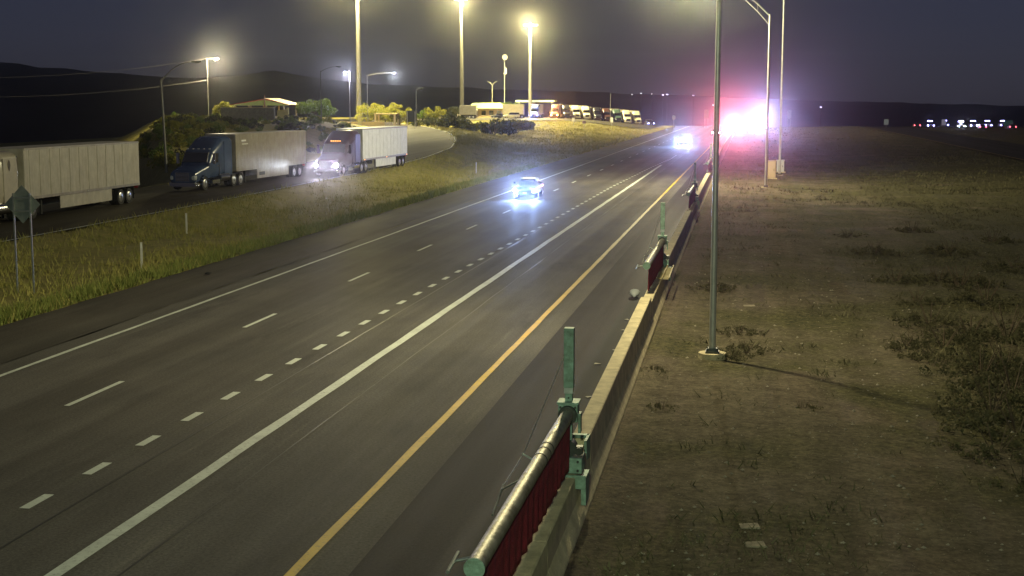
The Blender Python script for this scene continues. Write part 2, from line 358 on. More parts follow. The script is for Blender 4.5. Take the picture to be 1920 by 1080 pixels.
# ------------------------------------------------------------------ drop gates lying on the barrier
PIPE = mat('gate_pipe', (.48, .46, .37), .5, .6, col2=(.24, .21, .15), scale=3.5, bump=.3, bscale=8)
RED = mat('red_net_fabric', (.30, .022, .04), .75, var=.3, scale=6, bump=.5, bscale=40)
BLACK = mat('black_rubber', (.015, .015, .015), .6)
def gate(yp, label, L=8.3):
    t = thing('barrier_gate', label, 'gate', (bx_(yp), yp, .78), math.atan2(bx_(yp - 8) - bx_(yp), 8), 'gates lying on the concrete barrier')
    MB().box(-.27, .27, -.32, .16, .02, .30).build('saddle', GREENLIT, t, bevel=.015)
    for bb in ((-.37, -.275, -.45, .1, -.42, .0), (.275, .36, -.45, .1, -.5, .0), (-.36, .36, -.50, -.455, -.20, .04)): MB().box(*bb).build('saddle_plate', GREENLIT, t)
    post = MB().box(-.065, .065, -.065, .065, .30, 1.52).build('post', GREENLIT, t, bevel=.008)
    for k in range(8): MB().cbox((0, -.069, .62 + .1 * k), (.03, .004, .03)).build('post_hole', BLACK, post)
    MB().box(-.088, .088, -.088, .088, 1.50, 2.56).build('upper_post', GREENLIT, t, bevel=.008)
    MB().box(-.078, .078, -.078, .078, 1.40, 1.50).build('post_sleeve', STEEL, t)
    cl = MB().box(-.17, .17, -.16, .16, .90, 1.22).build('collar', GREENLIT, t, bevel=.012)
    MB().box(-.19, .19, -.19, .19, 1.222, 1.26).build('collar_cap', GREENLIT, cl); MB().box(.174, .22, -.1, .1, .7, 1.05).build('collar_lug', GREENLIT, cl)
    for xx in (-.2, .2):
        for zz in (.08, .24): MB().tube((xx, -.32, zz), (xx, -.345, zz), .022, n=8).build('bolt', DARKST, t)
        MB().tube((xx * .65, -.16, .96), (xx * .65, -.185, .96), .02, n=8).build('bolt', DARKST, cl); MB().tube((xx * .65, -.16, 1.17), (xx * .65, -.185, 1.17), .02, n=8).build('bolt', DARKST, cl)
    hg = MB().tube((0, -.13, .42), (0, .12, .42), .15, n=12).build('hinge', DARKST, t, True)
    MB().box(.05, .26, -.12, .02, .32, .46).build('hinge_lug', DARKST, hg); MB().tube((.2, -.12, .39), (.2, -.2, .39), .07).build('hinge_pin', DARKST, hg)
    MB().tube((0, -.165, 1.04), (0, -.26, 1.04), .165, n=20).build('flange', DARKST, t, True)
    px = -.10
    def pc(k): return (px * min(1, k / L), -k, 1.04 - .05 * k / L)
    pipe = MB().tube(pc(.2), pc(L), .115, n=24).build('pipe', PIPE, t, True)
    MB().tube(pc(L), pc(L + .03), .13, n=24).build('end_cap', GREENLIT, pipe, True)
    for k in (2.6, 2.9, 3.3): MB().tube(pc(k), pc(k + .035), .122, n=20).build('strap', BLACK, pipe, True)
    # hanging red net: gathered folds, ragged hem on the barrier top
    nu, nv = 110, 8; vs = []; fs = []
    for i in range(nu):
        yy = -.35 - (L - .55) * i / (nu - 1); x0, _, z0 = pc(-yy)
        fold = .010 * math.sin(i * .9) + .016 * noise.noise((i * .35, yp, 0))
        hem = .10 + .03 * noise.noise((i * .22, yp, 2))
        for j in range(nv):
            w = j / (nv - 1); vs.append((x0 + .06 - .02 * w + fold * (.3 + w), yy, z0 - .05 - (z0 - .05 - hem) * w))
        if i:
            for j in range(nv - 1): a = (i - 1) * nv + j; fs.append((a, a + 1, a + nv + 1, a + nv))
    MB().add(vs, fs).build('net_curtain', RED, t, True, solid=.02)
    # cable stay from upper post to outriggers on the pipe
    MB().tube((-.09, 0, 2.05), (-.30, -3.3, 1.1), .009, n=5).build('stay_cable', STEEL, t)
    MB().tube((-.30, -3.3, 1.1), (-.42, -4.6, .9), .009, n=5).build('stay_cable', STEEL, t)
    for a, c, rr in (((-.1, -3.3, 1.0), (-.32, -3.3, 1.12), .016), ((-.42, -4.6, .9), (-.15, -4.2, .98), .014), ((-.42, -4.4, .92), (-.44, -5.2, .7), .018)): MB().tube(a, c, rr).build('outrigger', STEEL, t)
    for a, c, rr in (((-.15, -L + .5, .97), (-.47, -L + .55, .87), .022), ((-.47, -L + .2, .85), (-.45, -L + .75, .92), .025)): MB().tube(a, c, rr).build('latch_rod', STEEL, t)
    return t
gate(GATES[0], 'nearest grey pipe gate with red net on the barrier, upright post coloured green like the lamp light')
g2 = gate(GATES[1], 'second gate along the barrier, pale post above a red net and grating')
gate(GATES[2], 'third gate along the barrier, beside the tall bright light pole')
gate(GATES[3], 'farthest small gate on the barrier, near the red glow')
# grating on the second gate's barrier
YST = mat('weathered_yellow_steel', (.40, .33, .18), .7, .2, var=.2, scale=6)
for k in range(9): MB().box(.06, .50, -4.6 + k * .42, -4.6 + k * .42 + .07, .07, .11).build('grating_bar', YST, g2)
for xx in (.06, .22, .46): MB().box(xx, xx + .05, -4.65, -.6, .12, .15).build('grating_rail', YST, g2)

# ------------------------------------------------------------------ light poles
GALV = mat('pole_galvanised', (.50, .50, .46), .36, .35, var=.12, scale=3)
LENS_W = mat('lamp_lens_warm', (1, .9, .7), .4, emit=(1, .86, .55), estr=60)
LENS_B = mat('lamp_lens_cool', (.8, .85, 1), .4, emit=(.62, .66, 1), estr=50)
def street_pole(loc, h, label, arm=None, r=.13, power=0, col=(1, .8, .45), rise=1.5, found=True, spot=None, truss=False, cat='light pole', lens=None, lean=0.0, pm=None):
    t = thing('light_pole', label, cat, loc, 0); t.rotation_euler = (0, lean, 0)
    MB().tube((0, 0, .12), (0, 0, h), r, r * .62, 16).build('shaft', pm or GALV, t, True)
    if found:
        MB().tube((0, 0, -.4), (0, 0, .06), .42, .40, 24).build('foundation', CONC, t, True)
        q = MB(); q.box(-.2, .2, -.2, .2, .06, .12)
        for a in (-.15, .15):
            for c in (-.15, .15): q.tube((a, c, .1), (a, c, .2), .02, n=6)
        q.box(-.16, .16, -.16, .16, .12, .2, taper=.03); q.build('base_plate', DARKST, t)
    if arm:
        ax, ay = arm; q = MB(); pts = []
        for k in range(7):
            s_ = k / 6; pts.append((ax * s_, ay * s_, h - .15 + rise * (1 - (1 - s_) ** 2)))
        q.path(pts, [.06 - .004 * k for k in range(7)], 8)
        if truss:
            low = [(p[0] * .98, p[1] * .98, p[2] - .75 * (1 - k / 6) ** 1.2 - .05) for k, p in enumerate(pts)]; q.path(low, .04, 6)
            for k in (1, 3): q.tube(pts[k], low[k], .025, n=6)
        q.build('mast_arm', pm or GALV, t, True)
        e = Vector(pts[-1]); d = Vector((ax, ay, 0)).normalized(); f = e + d * .45
        hd = MB(); hd.loft([(-.4, .2, -.05, .08), (-.2, .34, -.08, .1), (.35, .36, -.08, .09), (.45, .2, -.05, .05)], 14, 3)
        ho = hd.build('lamp_head', DARKST, t, True); ho.location = f; ho.rotation_euler = (0, 0, math.atan2(d.y, d.x) - math.pi / 2)
        ln = MB().loft([(-.1, .2, -.12, -.06), (.1, .26, -.14, -.06), (.3, .2, -.12, -.06)], 12, 2.5).build('lens', (lens or LENS_W) if power else DARKST, ho, True)
        if power: lamp((f.x, f.y - .1, f.z - .45), power, col, .3, t)
    return t
street_pole((-1.0, 40.4, zt(-1, 40.4) + .05), 12.2, 'tall bright steel light pole on round concrete base in the dirt', arm=(-3.3, 3.0), r=.10, power=9500, col=(1, .90, .52))
street_pole((1.3, 125, zt(1.3, 125)), 15.0, 'steel light pole with twin tube arm, right of the red glow', arm=(-6.5, -.5), r=.13, power=42000, col=(1, .91, .54), truss=True, rise=3.4)
street_pole((2.9, 148, zt(2.9, 148)), 20, 'faint tall pole rising behind the equipment cabinets', r=.13)
street_pole((4.6, -14, zt(0, 8)), 12.5, 'light pole behind the camera over the near gate', arm=(-3.4, 0), r=.125, power=20000, col=(.82, 1, .62))

# ------------------------------------------------------------------ high masts, rest-area lamps
DULLP = mat('dull_pole', (.16, .155, .14), .6, .2, var=.15, scale=3)
def high_mast(px, Y, h, label, power, r=.62, lit=True):
    x, y, z = at_y(px, Y); t = thing('high_mast', label, 'light mast', (x, y, z))
    MB().tube((0, 0, 0), (0, 0, h), r, r * .6, 14).build('shaft', DULLP, t, True)
    ring = MB()
    pts = [(1.5 * math.cos(a * math.pi / 6), 1.5 * math.sin(a * math.pi / 6), h - .4) for a in range(13)]; ring.path(pts, .07, 6)
    for a in range(4): ring.tube((0, 0, h - .4), pts[a * 3], .05, n=6)
    ring.build('lamp_ring', DARKST, t)
    for a in range(6):
        th = a * math.pi / 3; q = MB(); q.tube((1.7 * math.cos(th), 1.7 * math.sin(th), h - .35), (1.75 * math.cos(th), 1.75 * math.sin(th), h - .75), .22, .42, 12)
        hd = q.build('luminaire', DARKST, t, True)
        MB().loft([(-.3, .2, -.12, .06), (0, .8, -.22, .06), (.3, .2, -.12, .06)], 12, 2).build('lens', LENS_W if lit else DARKST, hd, True).location = (1.78 * math.cos(th), 1.78 * math.sin(th), h - .78)
    if lit:
        lamp((0, -2.4, h - 1.4), power, (1, .86, .38), .6, t, 158, .25, (0, 0, -1)); lamp((0, -2.4, h - 1.0), power * .24, (1, .86, .38), .5, t)
    return t
high_mast(866, 428, 37.2, 'high mast with blazing lamp cut by the top edge, behind the parked trucks', 340000)
high_mast(994, 452, 30.5, 'high mast with blazing lamp, right of the other lit one', 340000)
high_mast(674, 330, 38, 'thick dim high mast whose head is above the picture, left of the lit ones', 520000, r=.66)
def rest_lamp(px, Y, h, label, arm, power, col, lens, rise=.8, lean=0.0, r=.09):
    p = at_y(px, Y); return street_pole(p, h, label, arm=arm, r=r, power=power, col=col, rise=rise, found=False, lens=lens, lean=lean, pm=DULLP)
rest_lamp(310, 116, 8.2, 'unlit leaning light pole with curved arm beside the blue truck', (2.4, 1.0), 0, (1, 1, 1), None, rise=1.6, lean=-.03, r=.12)
rest_lamp(603, 215, 8.2, 'thin dark light pole left of the small violet lamp', (2.5, 0), 0, (1, 1, 1), None)
rest_lamp(657, 240, 9.6, 'short lamp pole with small violet light near the trees', (-.25, -.2), 9000, (.75, .78, 1), LENS_B, rise=.1)
rest_lamp(690, 300, 11.2, 'dim arm lamp glowing white between the mast and the trees', (5.5, 0), 7000, (.85, .9, 1), LENS_B, rise=.6)
rest_lamp(781, 300, 8.0, 'pale unlit lamp pole bent at its top, right of the trees', (.7, 0), 0, (1, 1, 1), None, rise=.5, r=.14)
ut = rest_lamp(392, 270, 12.4, 'utility pole carrying two wires with a bright lamp at its top', (1.7, 0), 24000, (1, .86, .55), LENS_W, rise=.1)
ut.name = 'utility_pole'
uz = zt(*at_y(392, 270)[:2]); ux = at_y(392, 270)[0]
for h, py in ((12.3, 146), (8.0, 182)):
    d = ray(-30, py); tt = 235 / d.y; e = Vector((d.x * tt, 235, CAM_H + d.z * tt)); s_ = Vector((ux, 270, uz + h)); q = MB(); pts = []
    for k in range(13):
        w = k / 12; pts.append(s_.lerp(e, w) - Vector((0, 0, 3.2 * w * (1 - w))))
    q.path(pts, .022, 5)
    tag(q.build('power_line', mat('wire', (.35, .33, .28), .5)), 'upper wire running left from the utility pole' if h > 10 else 'lower wire running left from the utility pole', 'wire')
# twin-arm lamp and radio mast by the parked trucks
x, y, z = at_y(923, 470); t = thing('twin_lamp', 'small unlit twin arm lamp above the bushes behind parked trucks', 'light pole', (x, y, z + 2))
MB().tube((0, 0, -3), (0, 0, 9.2), .11, .09, 10).build('shaft', GALV, t, True)
for s_ in (-1, 1):
    MB().path([(0, 0, 9.0), (s_ * .7, 0, 9.9), (s_ * 1.3, 0, 10.2)], .07, 6).build('mast_arm', GALV, t, True)
    MB().loft([(-.3, .3, -.1, .08), (.3, .4, -.1, .08)], 10, 3).build('lamp_head', GALV, t, True).location = (s_ * 1.5, 0, 10.2)
x, y, z = at_y(946, 480); t = thing('radio_mast', 'slim radio mast topped by a pale round dish', 'mast', (x, y, z + 1))
MB().tube((0, 0, -2), (0, 0, 20), .16, .1, 10).build('shaft', GALV, t, True)
MB().tube((.2, -.25, 20.2), (.2, .15, 20.2), .95, .85, 24).build('dish', mat('pale_dish', (.55, .55, .5), .5), t, True)
MB().box(-.55, .8, -.1, .1, 14.5, 14.75).build('crossarm', GALV, t); MB().box(.35, .75, -.12, .12, 14.7, 16.6).build('antenna', mat('pale_dish', (.55, .55, .5)), t)
x, y, z = at_y(1144, 430); t = thing('flag_pole', 'thin bare pole standing among the dark parked trucks', 'pole', (x, y, z))
MB().tube((0, 0, 0), (0, 0, 8.6), .07, .05, 8).build('shaft', GALV, t, True); MB().tube((0, 0, 8.6), (0, 0, 8.75), .1, .03, 8).build('finial', GALV, t, True)

# ------------------------------------------------------------------ semi trucks
TYRE = mat('tyre', (.02, .02, .02), .85, bump=.3, bscale=25); RIM = mat('rim', (.5, .5, .5), .3, .8, var=.15)
GLASS = mat('dark_glass', (.012, .014, .018), .08, spec=.8); CHROME = mat('chrome', (.6, .6, .6), .2, 1.0)
HL_COOL = mat('headlight_cool', (.8, .85, 1), .2, emit=(.72, .80, 1), estr=90); HL_OFF = mat('headlight_off', (.5, .52, .55), .15)
HL_BLUE = mat('headlight_blue', (.4, .4, 1), .2, emit=(.30, .30, 1), estr=45); HL_AMB = mat('headlight_amber', (1, .6, .2), .2, emit=(1, .45, .14), estr=45)
AMBER = mat('amber_marker', (1, .4, .05), .3, emit=(1, .38, .06), estr=4); TAIL = mat('tail_lamp', (.6, .02, .02), .3, emit=(1, .06, .06), estr=6)
TAILOFF = mat('tail_lamp_off', (.35, .02, .02), .3); UNDER = mat('undercarriage', (.025, .025, .025), .8)
def paintm(name, c, rough=.35, var=.12): return mat(name, c, rough, 0.0, var=var, scale=1.5)
def grime(m, k=.8):
    n = m.node_tree.nodes; l = m.node_tree.links; p = n['Principled BSDF']; src = p.inputs['Base Color'].links[0].from_socket; tcn = next(q for q in n if q.type == 'TEX_COORD')
    mp = n.new('ShaderNodeMapping'); mp.inputs['Scale'].default_value = (1, 2.2, .35); t = n.new('ShaderNodeTexNoise'); t.inputs['Scale'].default_value = 1.6; t.inputs['Detail'].default_value = 8; t.inputs['Roughness'].default_value = .72
    r = n.new('ShaderNodeValToRGB'); r.color_ramp.elements[0].position = .35; r.color_ramp.elements[1].position = .62; r.color_ramp.elements[0].color = (k, k * .95, k * .85, 1)
    x = n.new('ShaderNodeMix'); x.data_type = 'RGBA'; x.blend_type = 'MULTIPLY'; x.inputs[0].default_value = 1
    l.new(tcn.outputs['Object'], mp.inputs['Vector']); l.new(mp.outputs[0], t.inputs['Vector']); l.new(t.outputs['Fac'], r.inputs['Fac']); l.new(src, x.inputs[6]); l.new(r.outputs['Color'], x.inputs[7]); l.new(x.outputs[2], p.inputs['Base Color']); return m
WHITE = paintm('white_trailer', (.47, .44, .365), .55); ALU = mat('aluminium_trailer', (.33, .305, .255), .4, .35, var=.15, scale=1.2); GREYT = paintm('grey_trailer', (.34, .33, .30), .5)
for m_ in (WHITE, ALU, GREYT): grime(m_)
def wheels(t, x, y, r=.51, w=.3, dual=False, n=18):
    s_ = 1 if x > 0 else -1
    q = MB(); q.wheel(x, y, r, r, w, n)
    if dual: q.wheel(x - s_ * (w + .06), y, r, r, w, n)
    o = q.build('wheel', TYRE, t, True, bevel=0)
    rr = MB(); rr.tube((x + s_ * w / 2, y, r), (x + s_ * (w / 2 + .012), y, r), r * .62, r * .58, n); rr.tube((x + s_ * w / 2, y, r), (x + s_ * (w / 2 + .07), y, r), r * .2, r * .16, 10)
    rr.build('rim', RIM, o, True)
def semi(loc, rz, label, cabm, boxm, group, lights=None, box=True, detail=2, L=22.3, head_emit=None, fair=3.98, skirt=True, ribs=True, stripe=None, markers=False, glare=None):
    t = thing('semi_truck', label, 'truck', loc, rz, group)
    cab = MB().loft([(0.0, 1.7, .62, 1.22), (.12, 2.05, .55, 1.42), (.5, 2.2, .55, 1.58), (2.0, 2.3, .7, 1.92), (2.16, 2.36, .7, 2.02), (2.75, 2.4, .7, 2.86), (3.05, 2.44, .7, 3.12), (4.6, 2.5, .7, fair - .08), (5.0, 2.5, .7, fair), (6.3, 2.5, .7, fair)], 24, 5).build('cab', cabm, t, True)
    q = MB(); q.add([(-1.02, 2.16, 2.06), (1.02, 2.16, 2.06), (.98, 2.66, 2.80), (-.98, 2.66, 2.80)], [(0, 1, 2, 3)]); q.build('windshield', GLASS, cab, solid=.03)
    for s_ in (-1, 1):
        xo = s_ * 1.215
        MB().add([(xo, 2.75, 2.0), (xo, 3.75, 2.0), (xo, 3.75, 2.72), (xo, 3.0, 2.72)], [(0, 1, 2, 3)]).build('side_window', GLASS, cab, solid=.03)
        if detail > 1:
            MB().box(s_ * 1.24 - .012, s_ * 1.24 + .012, 3.86, 3.88, .95, 2.75).build('door_seam', UNDER, cab)
            MB().box(s_ * 1.25 - .02, s_ * 1.25 + .02, 3.55, 3.72, 1.72, 1.77).build('door_handle', CHROME, cab)
            q = MB(); q.box(s_ * 1.5 - .1, s_ * 1.5 + .1, 2.35, 2.5, 1.95, 2.75); q.tube((s_ * 1.15, 2.5, 2.6), (s_ * 1.5, 2.45, 2.65), .025, n=6); q.tube((s_ * 1.15, 2.5, 2.05), (s_ * 1.5, 2.45, 2.05), .025, n=6); q.build('mirror', CHROME if detail > 2 else cabm, t)
            MB().tube((s_ * 1.1, 3.9, .82), (s_ * 1.1, 5.5, .82), .33, n=18).build('fuel_tank', CHROME, t, True)
            MB().box(s_ * 1.3 - .14, s_ * 1.3 + .0, 2.5, 3.8, .42, .72).build('step', CHROME, t)
            MB().box(s_ * 1.26 - .012, s_ * 1.26 + .012, 4.75, 6.2, 1.0, 3.6).build('sleeper_panel', cabm, cab)
            MB().tube((s_ * 1.1, 6.45, .9), (s_ * 1.1, 6.45, 3.7), .07, n=10).build('exhaust_stack', CHROME, t, True)
            q = MB()
            for k in range(9):
                a = math.pi * k / 8; q.cbox((s_ * 1.08, 1.35 - math.cos(a) * .62, .51 + math.sin(a) * .62), (.36, .26, .08))
            q.build('fender', cabm, t)
    q = MB(); q.box(-.55, .55, -.03, .06, .72, 1.38); q.build('grille', CHROME if detail > 1 else UNDER, cab)
    if detail > 1:
        for k in range(6): MB().box(-.5, .5, -.045, -.03, .78 + k * .1, .82 + k * .1).build('grille_bar', UNDER, cab)
    MB().loft([(-.08, 2.1, .32, .62), (.1, 2.4, .30, .64), (.5, 2.42, .32, .62)], 14, 5).build('bumper', CHROME if detail > 1 else cabm, t, True)
    for s_ in (-1, 1):
        MB().loft([(-.02, .2, .85, 1.1, s_ * .86), (.06, .36, .78, 1.16, s_ * .86), (.22, .4, .78, 1.2, s_ * .88)], 12, 3).build('headlight', head_emit or HL_OFF, cab, True)
    for k in (-2, -1, 0, 1, 2): MB().cbox((k * .2 if markers else k * .45, 2.92, 3.06), (.12, .1, .06)).build('roof_marker', AMBER if (lights or markers) else HL_OFF, cab)
    q = MB(); q.box(-.42, .42, 1.0, 8.2, .78, 1.0); q.build('frame', UNDER, t)
    q = MB(); q.box(-.6, .6, 6.7, 8.0, 1.0, 1.16); q.build('fifth_wheel', UNDER, t)
    for s_ in (-1, 1):
        wheels(t, s_ * 1.06, 1.35)
        for yy in (6.5, 7.8): wheels(t, s_ * 1.12, yy, dual=True)
    if glare:
        for s_ in (-1, 1): lamp((s_ * .86, -.25, 1.0), glare[0], glare[1], .06, t, 24, .6, (-.05, -1, .02), 'headlight_beam')
    if not box: return t
    y0 = 6.95
    bx = MB().box(-1.3, 1.3, y0, L, 1.14, 4.1).build('trailer_box', boxm, t, bevel=.04)
    for s_ in (-1, 1):
        q = MB(); q.box(s_ * 1.305 - .012, s_ * 1.305 + .012, y0 + .05, L - .02, 1.14, 1.30); q.build('bottom_rail', ALU, bx)
        MB().box(s_ * 1.305 - .012, s_ * 1.305 + .012, y0 + .05, L - .02, 3.98, 4.09).build('top_rail', ALU, bx)
        if ribs:
            q = [y0 + .6 + k * 1.22 for k in range(int((L - y0 - .8) / 1.22))]
            for yy in q: MB().box(s_ * 1.304 - .010, s_ * 1.304 + .010, yy, yy + .04, 1.32, 3.97).build('side_rib', boxm, bx)
        if skirt: MB().box(s_ * 1.24 - .015, s_ * 1.24 + .015, y0 + 4.2, L - 4.2, .38, 1.13).build('side_skirt', boxm, t)
        MB().box(s_ * .8 - .06, s_ * .8 + .06, y0 + 2.6, y0 + 2.72, .12, 1.14).build('landing_leg', UNDER, t)
        for yy in (L - 2.9, L - 1.65): wheels(t, s_ * 1.12, yy, dual=True)
        MB().box(s_ * 1.0 - .28, s_ * 1.0 + .28, L - .95, L - .93, .3, 1.1).build('mud_flap', TYRE, t)
        for yy in (y0 + .4, (y0 + L) / 2, L - .3): MB().cbox((s_ * 1.325, yy, 1.22), (.03, .14, .06)).build('side_marker', AMBER if lights else HL_OFF, bx)
        MB().box(s_ * 1.0 - .14, s_ * 1.0 + .14, L - .01, L + .02, .95, 1.1).build('tail_lamp', TAILOFF, bx)
        MB().box(s_ * .64 - .62, s_ * .64 + .62, L + .005, L + .03, 1.25, 4.0).build('door', boxm, bx)
        for xx in (.35, .9): MB().tube((s_ * xx, L + .05, 1.3), (s_ * xx, L + .05, 3.95), .018, n=6).build('lock_rod', CHROME, bx)
    q = MB(); q.box(-.5, .5, y0 + .6, L - .6, .98, 1.13); q.box(-.9, .9, L - 3.3, L - 1.2, .62, .98); q.build('trailer_frame', UNDER, t)
    MB().box(-.95, .95, L - .12, L - .04, .5, .6).build('rear_guard', UNDER, t)
    MB().box(-.8, .8, y0 - .45, y0 - .005, 2.0, 3.8).build('reefer_unit', WHITE, t, bevel=.05)
    if stripe: stripe(bx)
    if lights:
        for s_ in (-1, 1):
            lamp((s_ * .86, -.25, .98), lights[0], lights[1], .09, t, 44, .7, (.32, -1, -.2), 'headlight_beam'); lamp((s_ * .86, -.25, .98), lights[2], lights[1], .05, t, 24, .6, (.26, -1, .15), 'headlight_beam')
    return t
# ---- truck one (white, cut by the left edge)
zr1 = float(ramp_z(80))
t1 = semi((-42.35, 67.4, zr1), R(0), 'long white semi truck cut by the left edge, parked behind the diamond sign', paintm('white_cab', (.48, .43, .33)), WHITE, 'semi trucks on the exit ramp')
e = MB()
pts = [(.0, .32), (.10, .18), (.14, .0), (.10, -.18), (.02, -.32), (-.10, -.12), (-.12, .1)]
e.add([(1.292, 5.35 + a, 3.2 + c) for a, c in pts], [tuple(range(7))]); e.build('emblem', mat('brown_emblem', (.05, .03, .02), .6), t1, solid=.008)
# ---- truck two (dark blue cab, grey corrugated trailer)
def corr(bx):
    for s_ in (-1, 1):
        for k in range(13): MB().box(s_ * 1.304 - .014, s_ * 1.304 + .014, 7.2, 22.1, 1.42 + k * .19, 1.48 + k * .19).build('side_corrugation', ALU, bx)
        MB().box(s_ * 1.32 - .004, s_ * 1.32 + .004, 8.0, 8.9, 3.50, 3.62).build('lettering_band', mat('pale_mark', (.7, .7, .65)), bx); MB().box(s_ * 1.32 - .004, s_ * 1.32 + .004, 8.1, 9.3, 3.25, 3.32).build('lettering_band', mat('pale_mark', (.7, .7, .65)), bx)
        MB().box(s_ * 1.26 - .004, s_ * 1.26 + .004, 11.6, 12.8, .62, .9).build('skirt_mark', mat('dark_mark', (.06, .06, .07)), bx)
semi((-42.0, 99.2, float(ramp_z(108))), R(-3), 'semi truck with dark blue sleeper cab and grey ribbed trailer', paintm('dark_blue_cab', (.035, .06, .13), .25), ALU, 'semi trucks on the exit ramp', detail=3, ribs=False, stripe=corr)
# ---- truck three (dark maroon cab, headlights on, white trailer)
semi((-37.0, 119.0, float(ramp_z(125))), R(-1.5), 'semi truck with lit headlights, dark maroon cab and bright white trailer', paintm('maroon_cab', (.05, .025, .03), .3), paintm('bright_white_trailer', (.62, .64, .68), .45), 'semi trucks on the exit ramp', lights=(900, (.85, .78, 1), 6500), head_emit=HL_COOL, markers=True)

# ------------------------------------------------------------------ cars
def car(name, label, cat, loc, rz, m, kind_='sedan', group=None, head=None, tail=None, beam=None, bar=None, beam_n=2, wide=1.0, tilt=-.09):
    t = thing(name, label, cat, loc, rz, group)
    P = {'sedan': dict(L=4.7, w=1.82, h=1.45, hood=1.05, g=[(1.35, 1.45, .92, .96), (2.05, 1.36, .92, 1.42), (3.2, 1.34, .92, 1.44), (4.1, 1.42, .95, 1.0)]),
         'suv': dict(L=4.95, w=1.98, h=1.85, hood=1.18, g=[(1.35, 1.7, 1.08, 1.14), (2.0, 1.6, 1.08, 1.74), (3.2, 1.58, 1.08, 1.82), (4.7, 1.56, 1.08, 1.74), (4.88, 1.66, 1.08, 1.2)]),
         'pickup': dict(L=5.8, w=2.05, h=1.95, hood=1.28, g=[(1.6, 1.75, 1.15, 1.2), (2.2, 1.65, 1.15, 1.85), (3.6, 1.62, 1.15, 1.92), (4.05, 1.7, 1.15, 1.3)]),
         'van': dict(L=6.6, w=2.1, h=2.75, hood=1.35, g=[(.85, 1.9, 1.25, 1.3), (1.55, 1.85, 1.25, 2.45), (2.3, 1.86, 1.25, 2.5), (2.5, 1.9, 1.25, 2.3)])}[kind_]
    L, w, hd = P['L'], P['w'] * wide, P['hood']
    sl = [(0, w * .78, .35, hd * .68), (.12, w * .93, .28, hd * .8), (.5, w, .26, hd * .9), (1.4, w, .26, hd), (L * .55, w, .26, hd), (L - .5, w, .28, hd), (L - .08, w * .95, .32, hd * .97), (L, w * .86, .4, hd * .9)]
    body = MB().loft(sl, 22, 4.5).build('body', m, t, True)
    gh = MB().loft([(a, b_ * wide, c, d) for a, b_, c, d in P['g']], 18, 5).build('greenhouse', GLASS, t, True)
    zt_ = max(q[3] for q in P['g']); ya, yb = P['g'][1][0], P['g'][-2][0]
    MB().loft([(ya - .05, w * .70, zt_ - .07, zt_ - .0), (ya + .4, w * .78, zt_ - .07, zt_ + .035), (yb - .1, w * .77, zt_ - .07, zt_ + .035), (yb + .08, w * .7, zt_ - .1, zt_ - .01)], 14, 4).build('roof', m, gh, True)
    if kind_ == 'van': MB().loft([(2.2, w * .9, 1.2, 2.5), (2.5, w, .9, 2.72), (6.2, w, .9, 2.76), (6.58, w * .95, .95, 2.6)], 18, 6).build('box_body', m, t, True)
    if kind_ == 'pickup': MB().box(-w * .42, w * .42, 4.15, 5.65, hd - .02, hd + .012).build('bed', UNDER, t)
    for s_ in (-1, 1):
        MB().loft([(-.015, .14, hd * .52, hd * .64, s_ * w * .37), (.05, .3, hd * .5, hd * .68, s_ * w * .385), (.25, .3, hd * .52, hd * .72, s_ * w * .41)], 12, 3).build('headlight', head or HL_OFF, body, True)
        MB().box(s_ * w * .42 - .1, s_ * w * .42 + .1, L - .06, L + .012, hd * .66, hd * .86).build('tail_lamp', tail or TAILOFF, body)
        MB().loft([(1.5, .1, hd + .02, hd + .14, s_ * (w / 2 + .1)), (1.66, .24, hd - .02, hd + .18, s_ * (w / 2 + .1))], 10, 3).build('mirror', m, body, True)
        for yy in (.95, L - 1.05): wheels(t, s_ * (w / 2 - .12), yy, .35 if kind_ == 'sedan' else .39, .23, n=16)
    MB().box(-w * .28, w * .28, -.03, .06, hd * .38, hd * .6).build('grille', UNDER, body)
    MB().box(-.16, .16, -.045, -.02, .40, .52).build('number_plate', WHITE, body)
    if bar:
        bz = (2.8 if kind_ == 'van' else zt_ + .05); b0 = MB().box(-.66, .66, ya + .25, ya + .55, bz, bz + .05).build('light_bar', UNDER, t)
        for k, mm in enumerate(bar[0]): MB().cbox((-.66 + (k + .5) * 1.32 / len(bar[0]), ya + .4, bz + .13), (1.2 / len(bar[0]), .26, .15)).build('beacon', mm, b0)
        for k, (dx, pw, cc) in enumerate(bar[1]):
            lamp((dx, ya - .1, bz + .3), pw * BEACON, cc, .12, t, 11, .8, (-loc[0] / loc[1] * -1, -1, .01) , 'beacon_beam'); lamp((dx, ya - .1, bz + .45), pw * .12, cc, .25, t, name='beacon_light')
    if beam:
        for s_ in ((-1, 1) if beam_n == 2 else (0,)): lamp((s_ * w * .37, -.2, hd * .6), beam[0], beam[1], .08, t, 75, .9, (0, -1, tilt), 'headlight_beam'); lamp((s_ * w * .37, -.2, hd * .6), beam[2], beam[1], .05, t, 22, .6, (.1, -1, .15), 'headlight_beam')
    return t
car('car', 'dark sedan with two bright blue white headlights between the two left lanes', 'car', (-16.95, 105.0, 0), R(1.5), paintm('dark_car', (.05, .07, .10), .25), 'sedan', head=HL_COOL, beam=(3000, (.32, .48, 1), 13000))
car('pickup_truck', 'far vehicle with two bluish headlights in the fast lane ahead of the red glow', 'pickup', (-11.6, 243, 0), R(0), paintm('dark_pickup', (.04, .05, .08), .3), 'pickup', head=HL_BLUE and HL_COOL, beam=(8000, (.34, .50, 1), 19000), wide=1.1)
RB = mat('red_beacon', (1, .2, .2), .3, emit=(1, .22, .20), estr=160); BB = mat('blue_beacon', (.3, .3, 1), .3, emit=(.50, .52, 1), estr=160); WB = mat('white_beacon', (1, 1, 1), .3, emit=(1, .93, .8), estr=200)
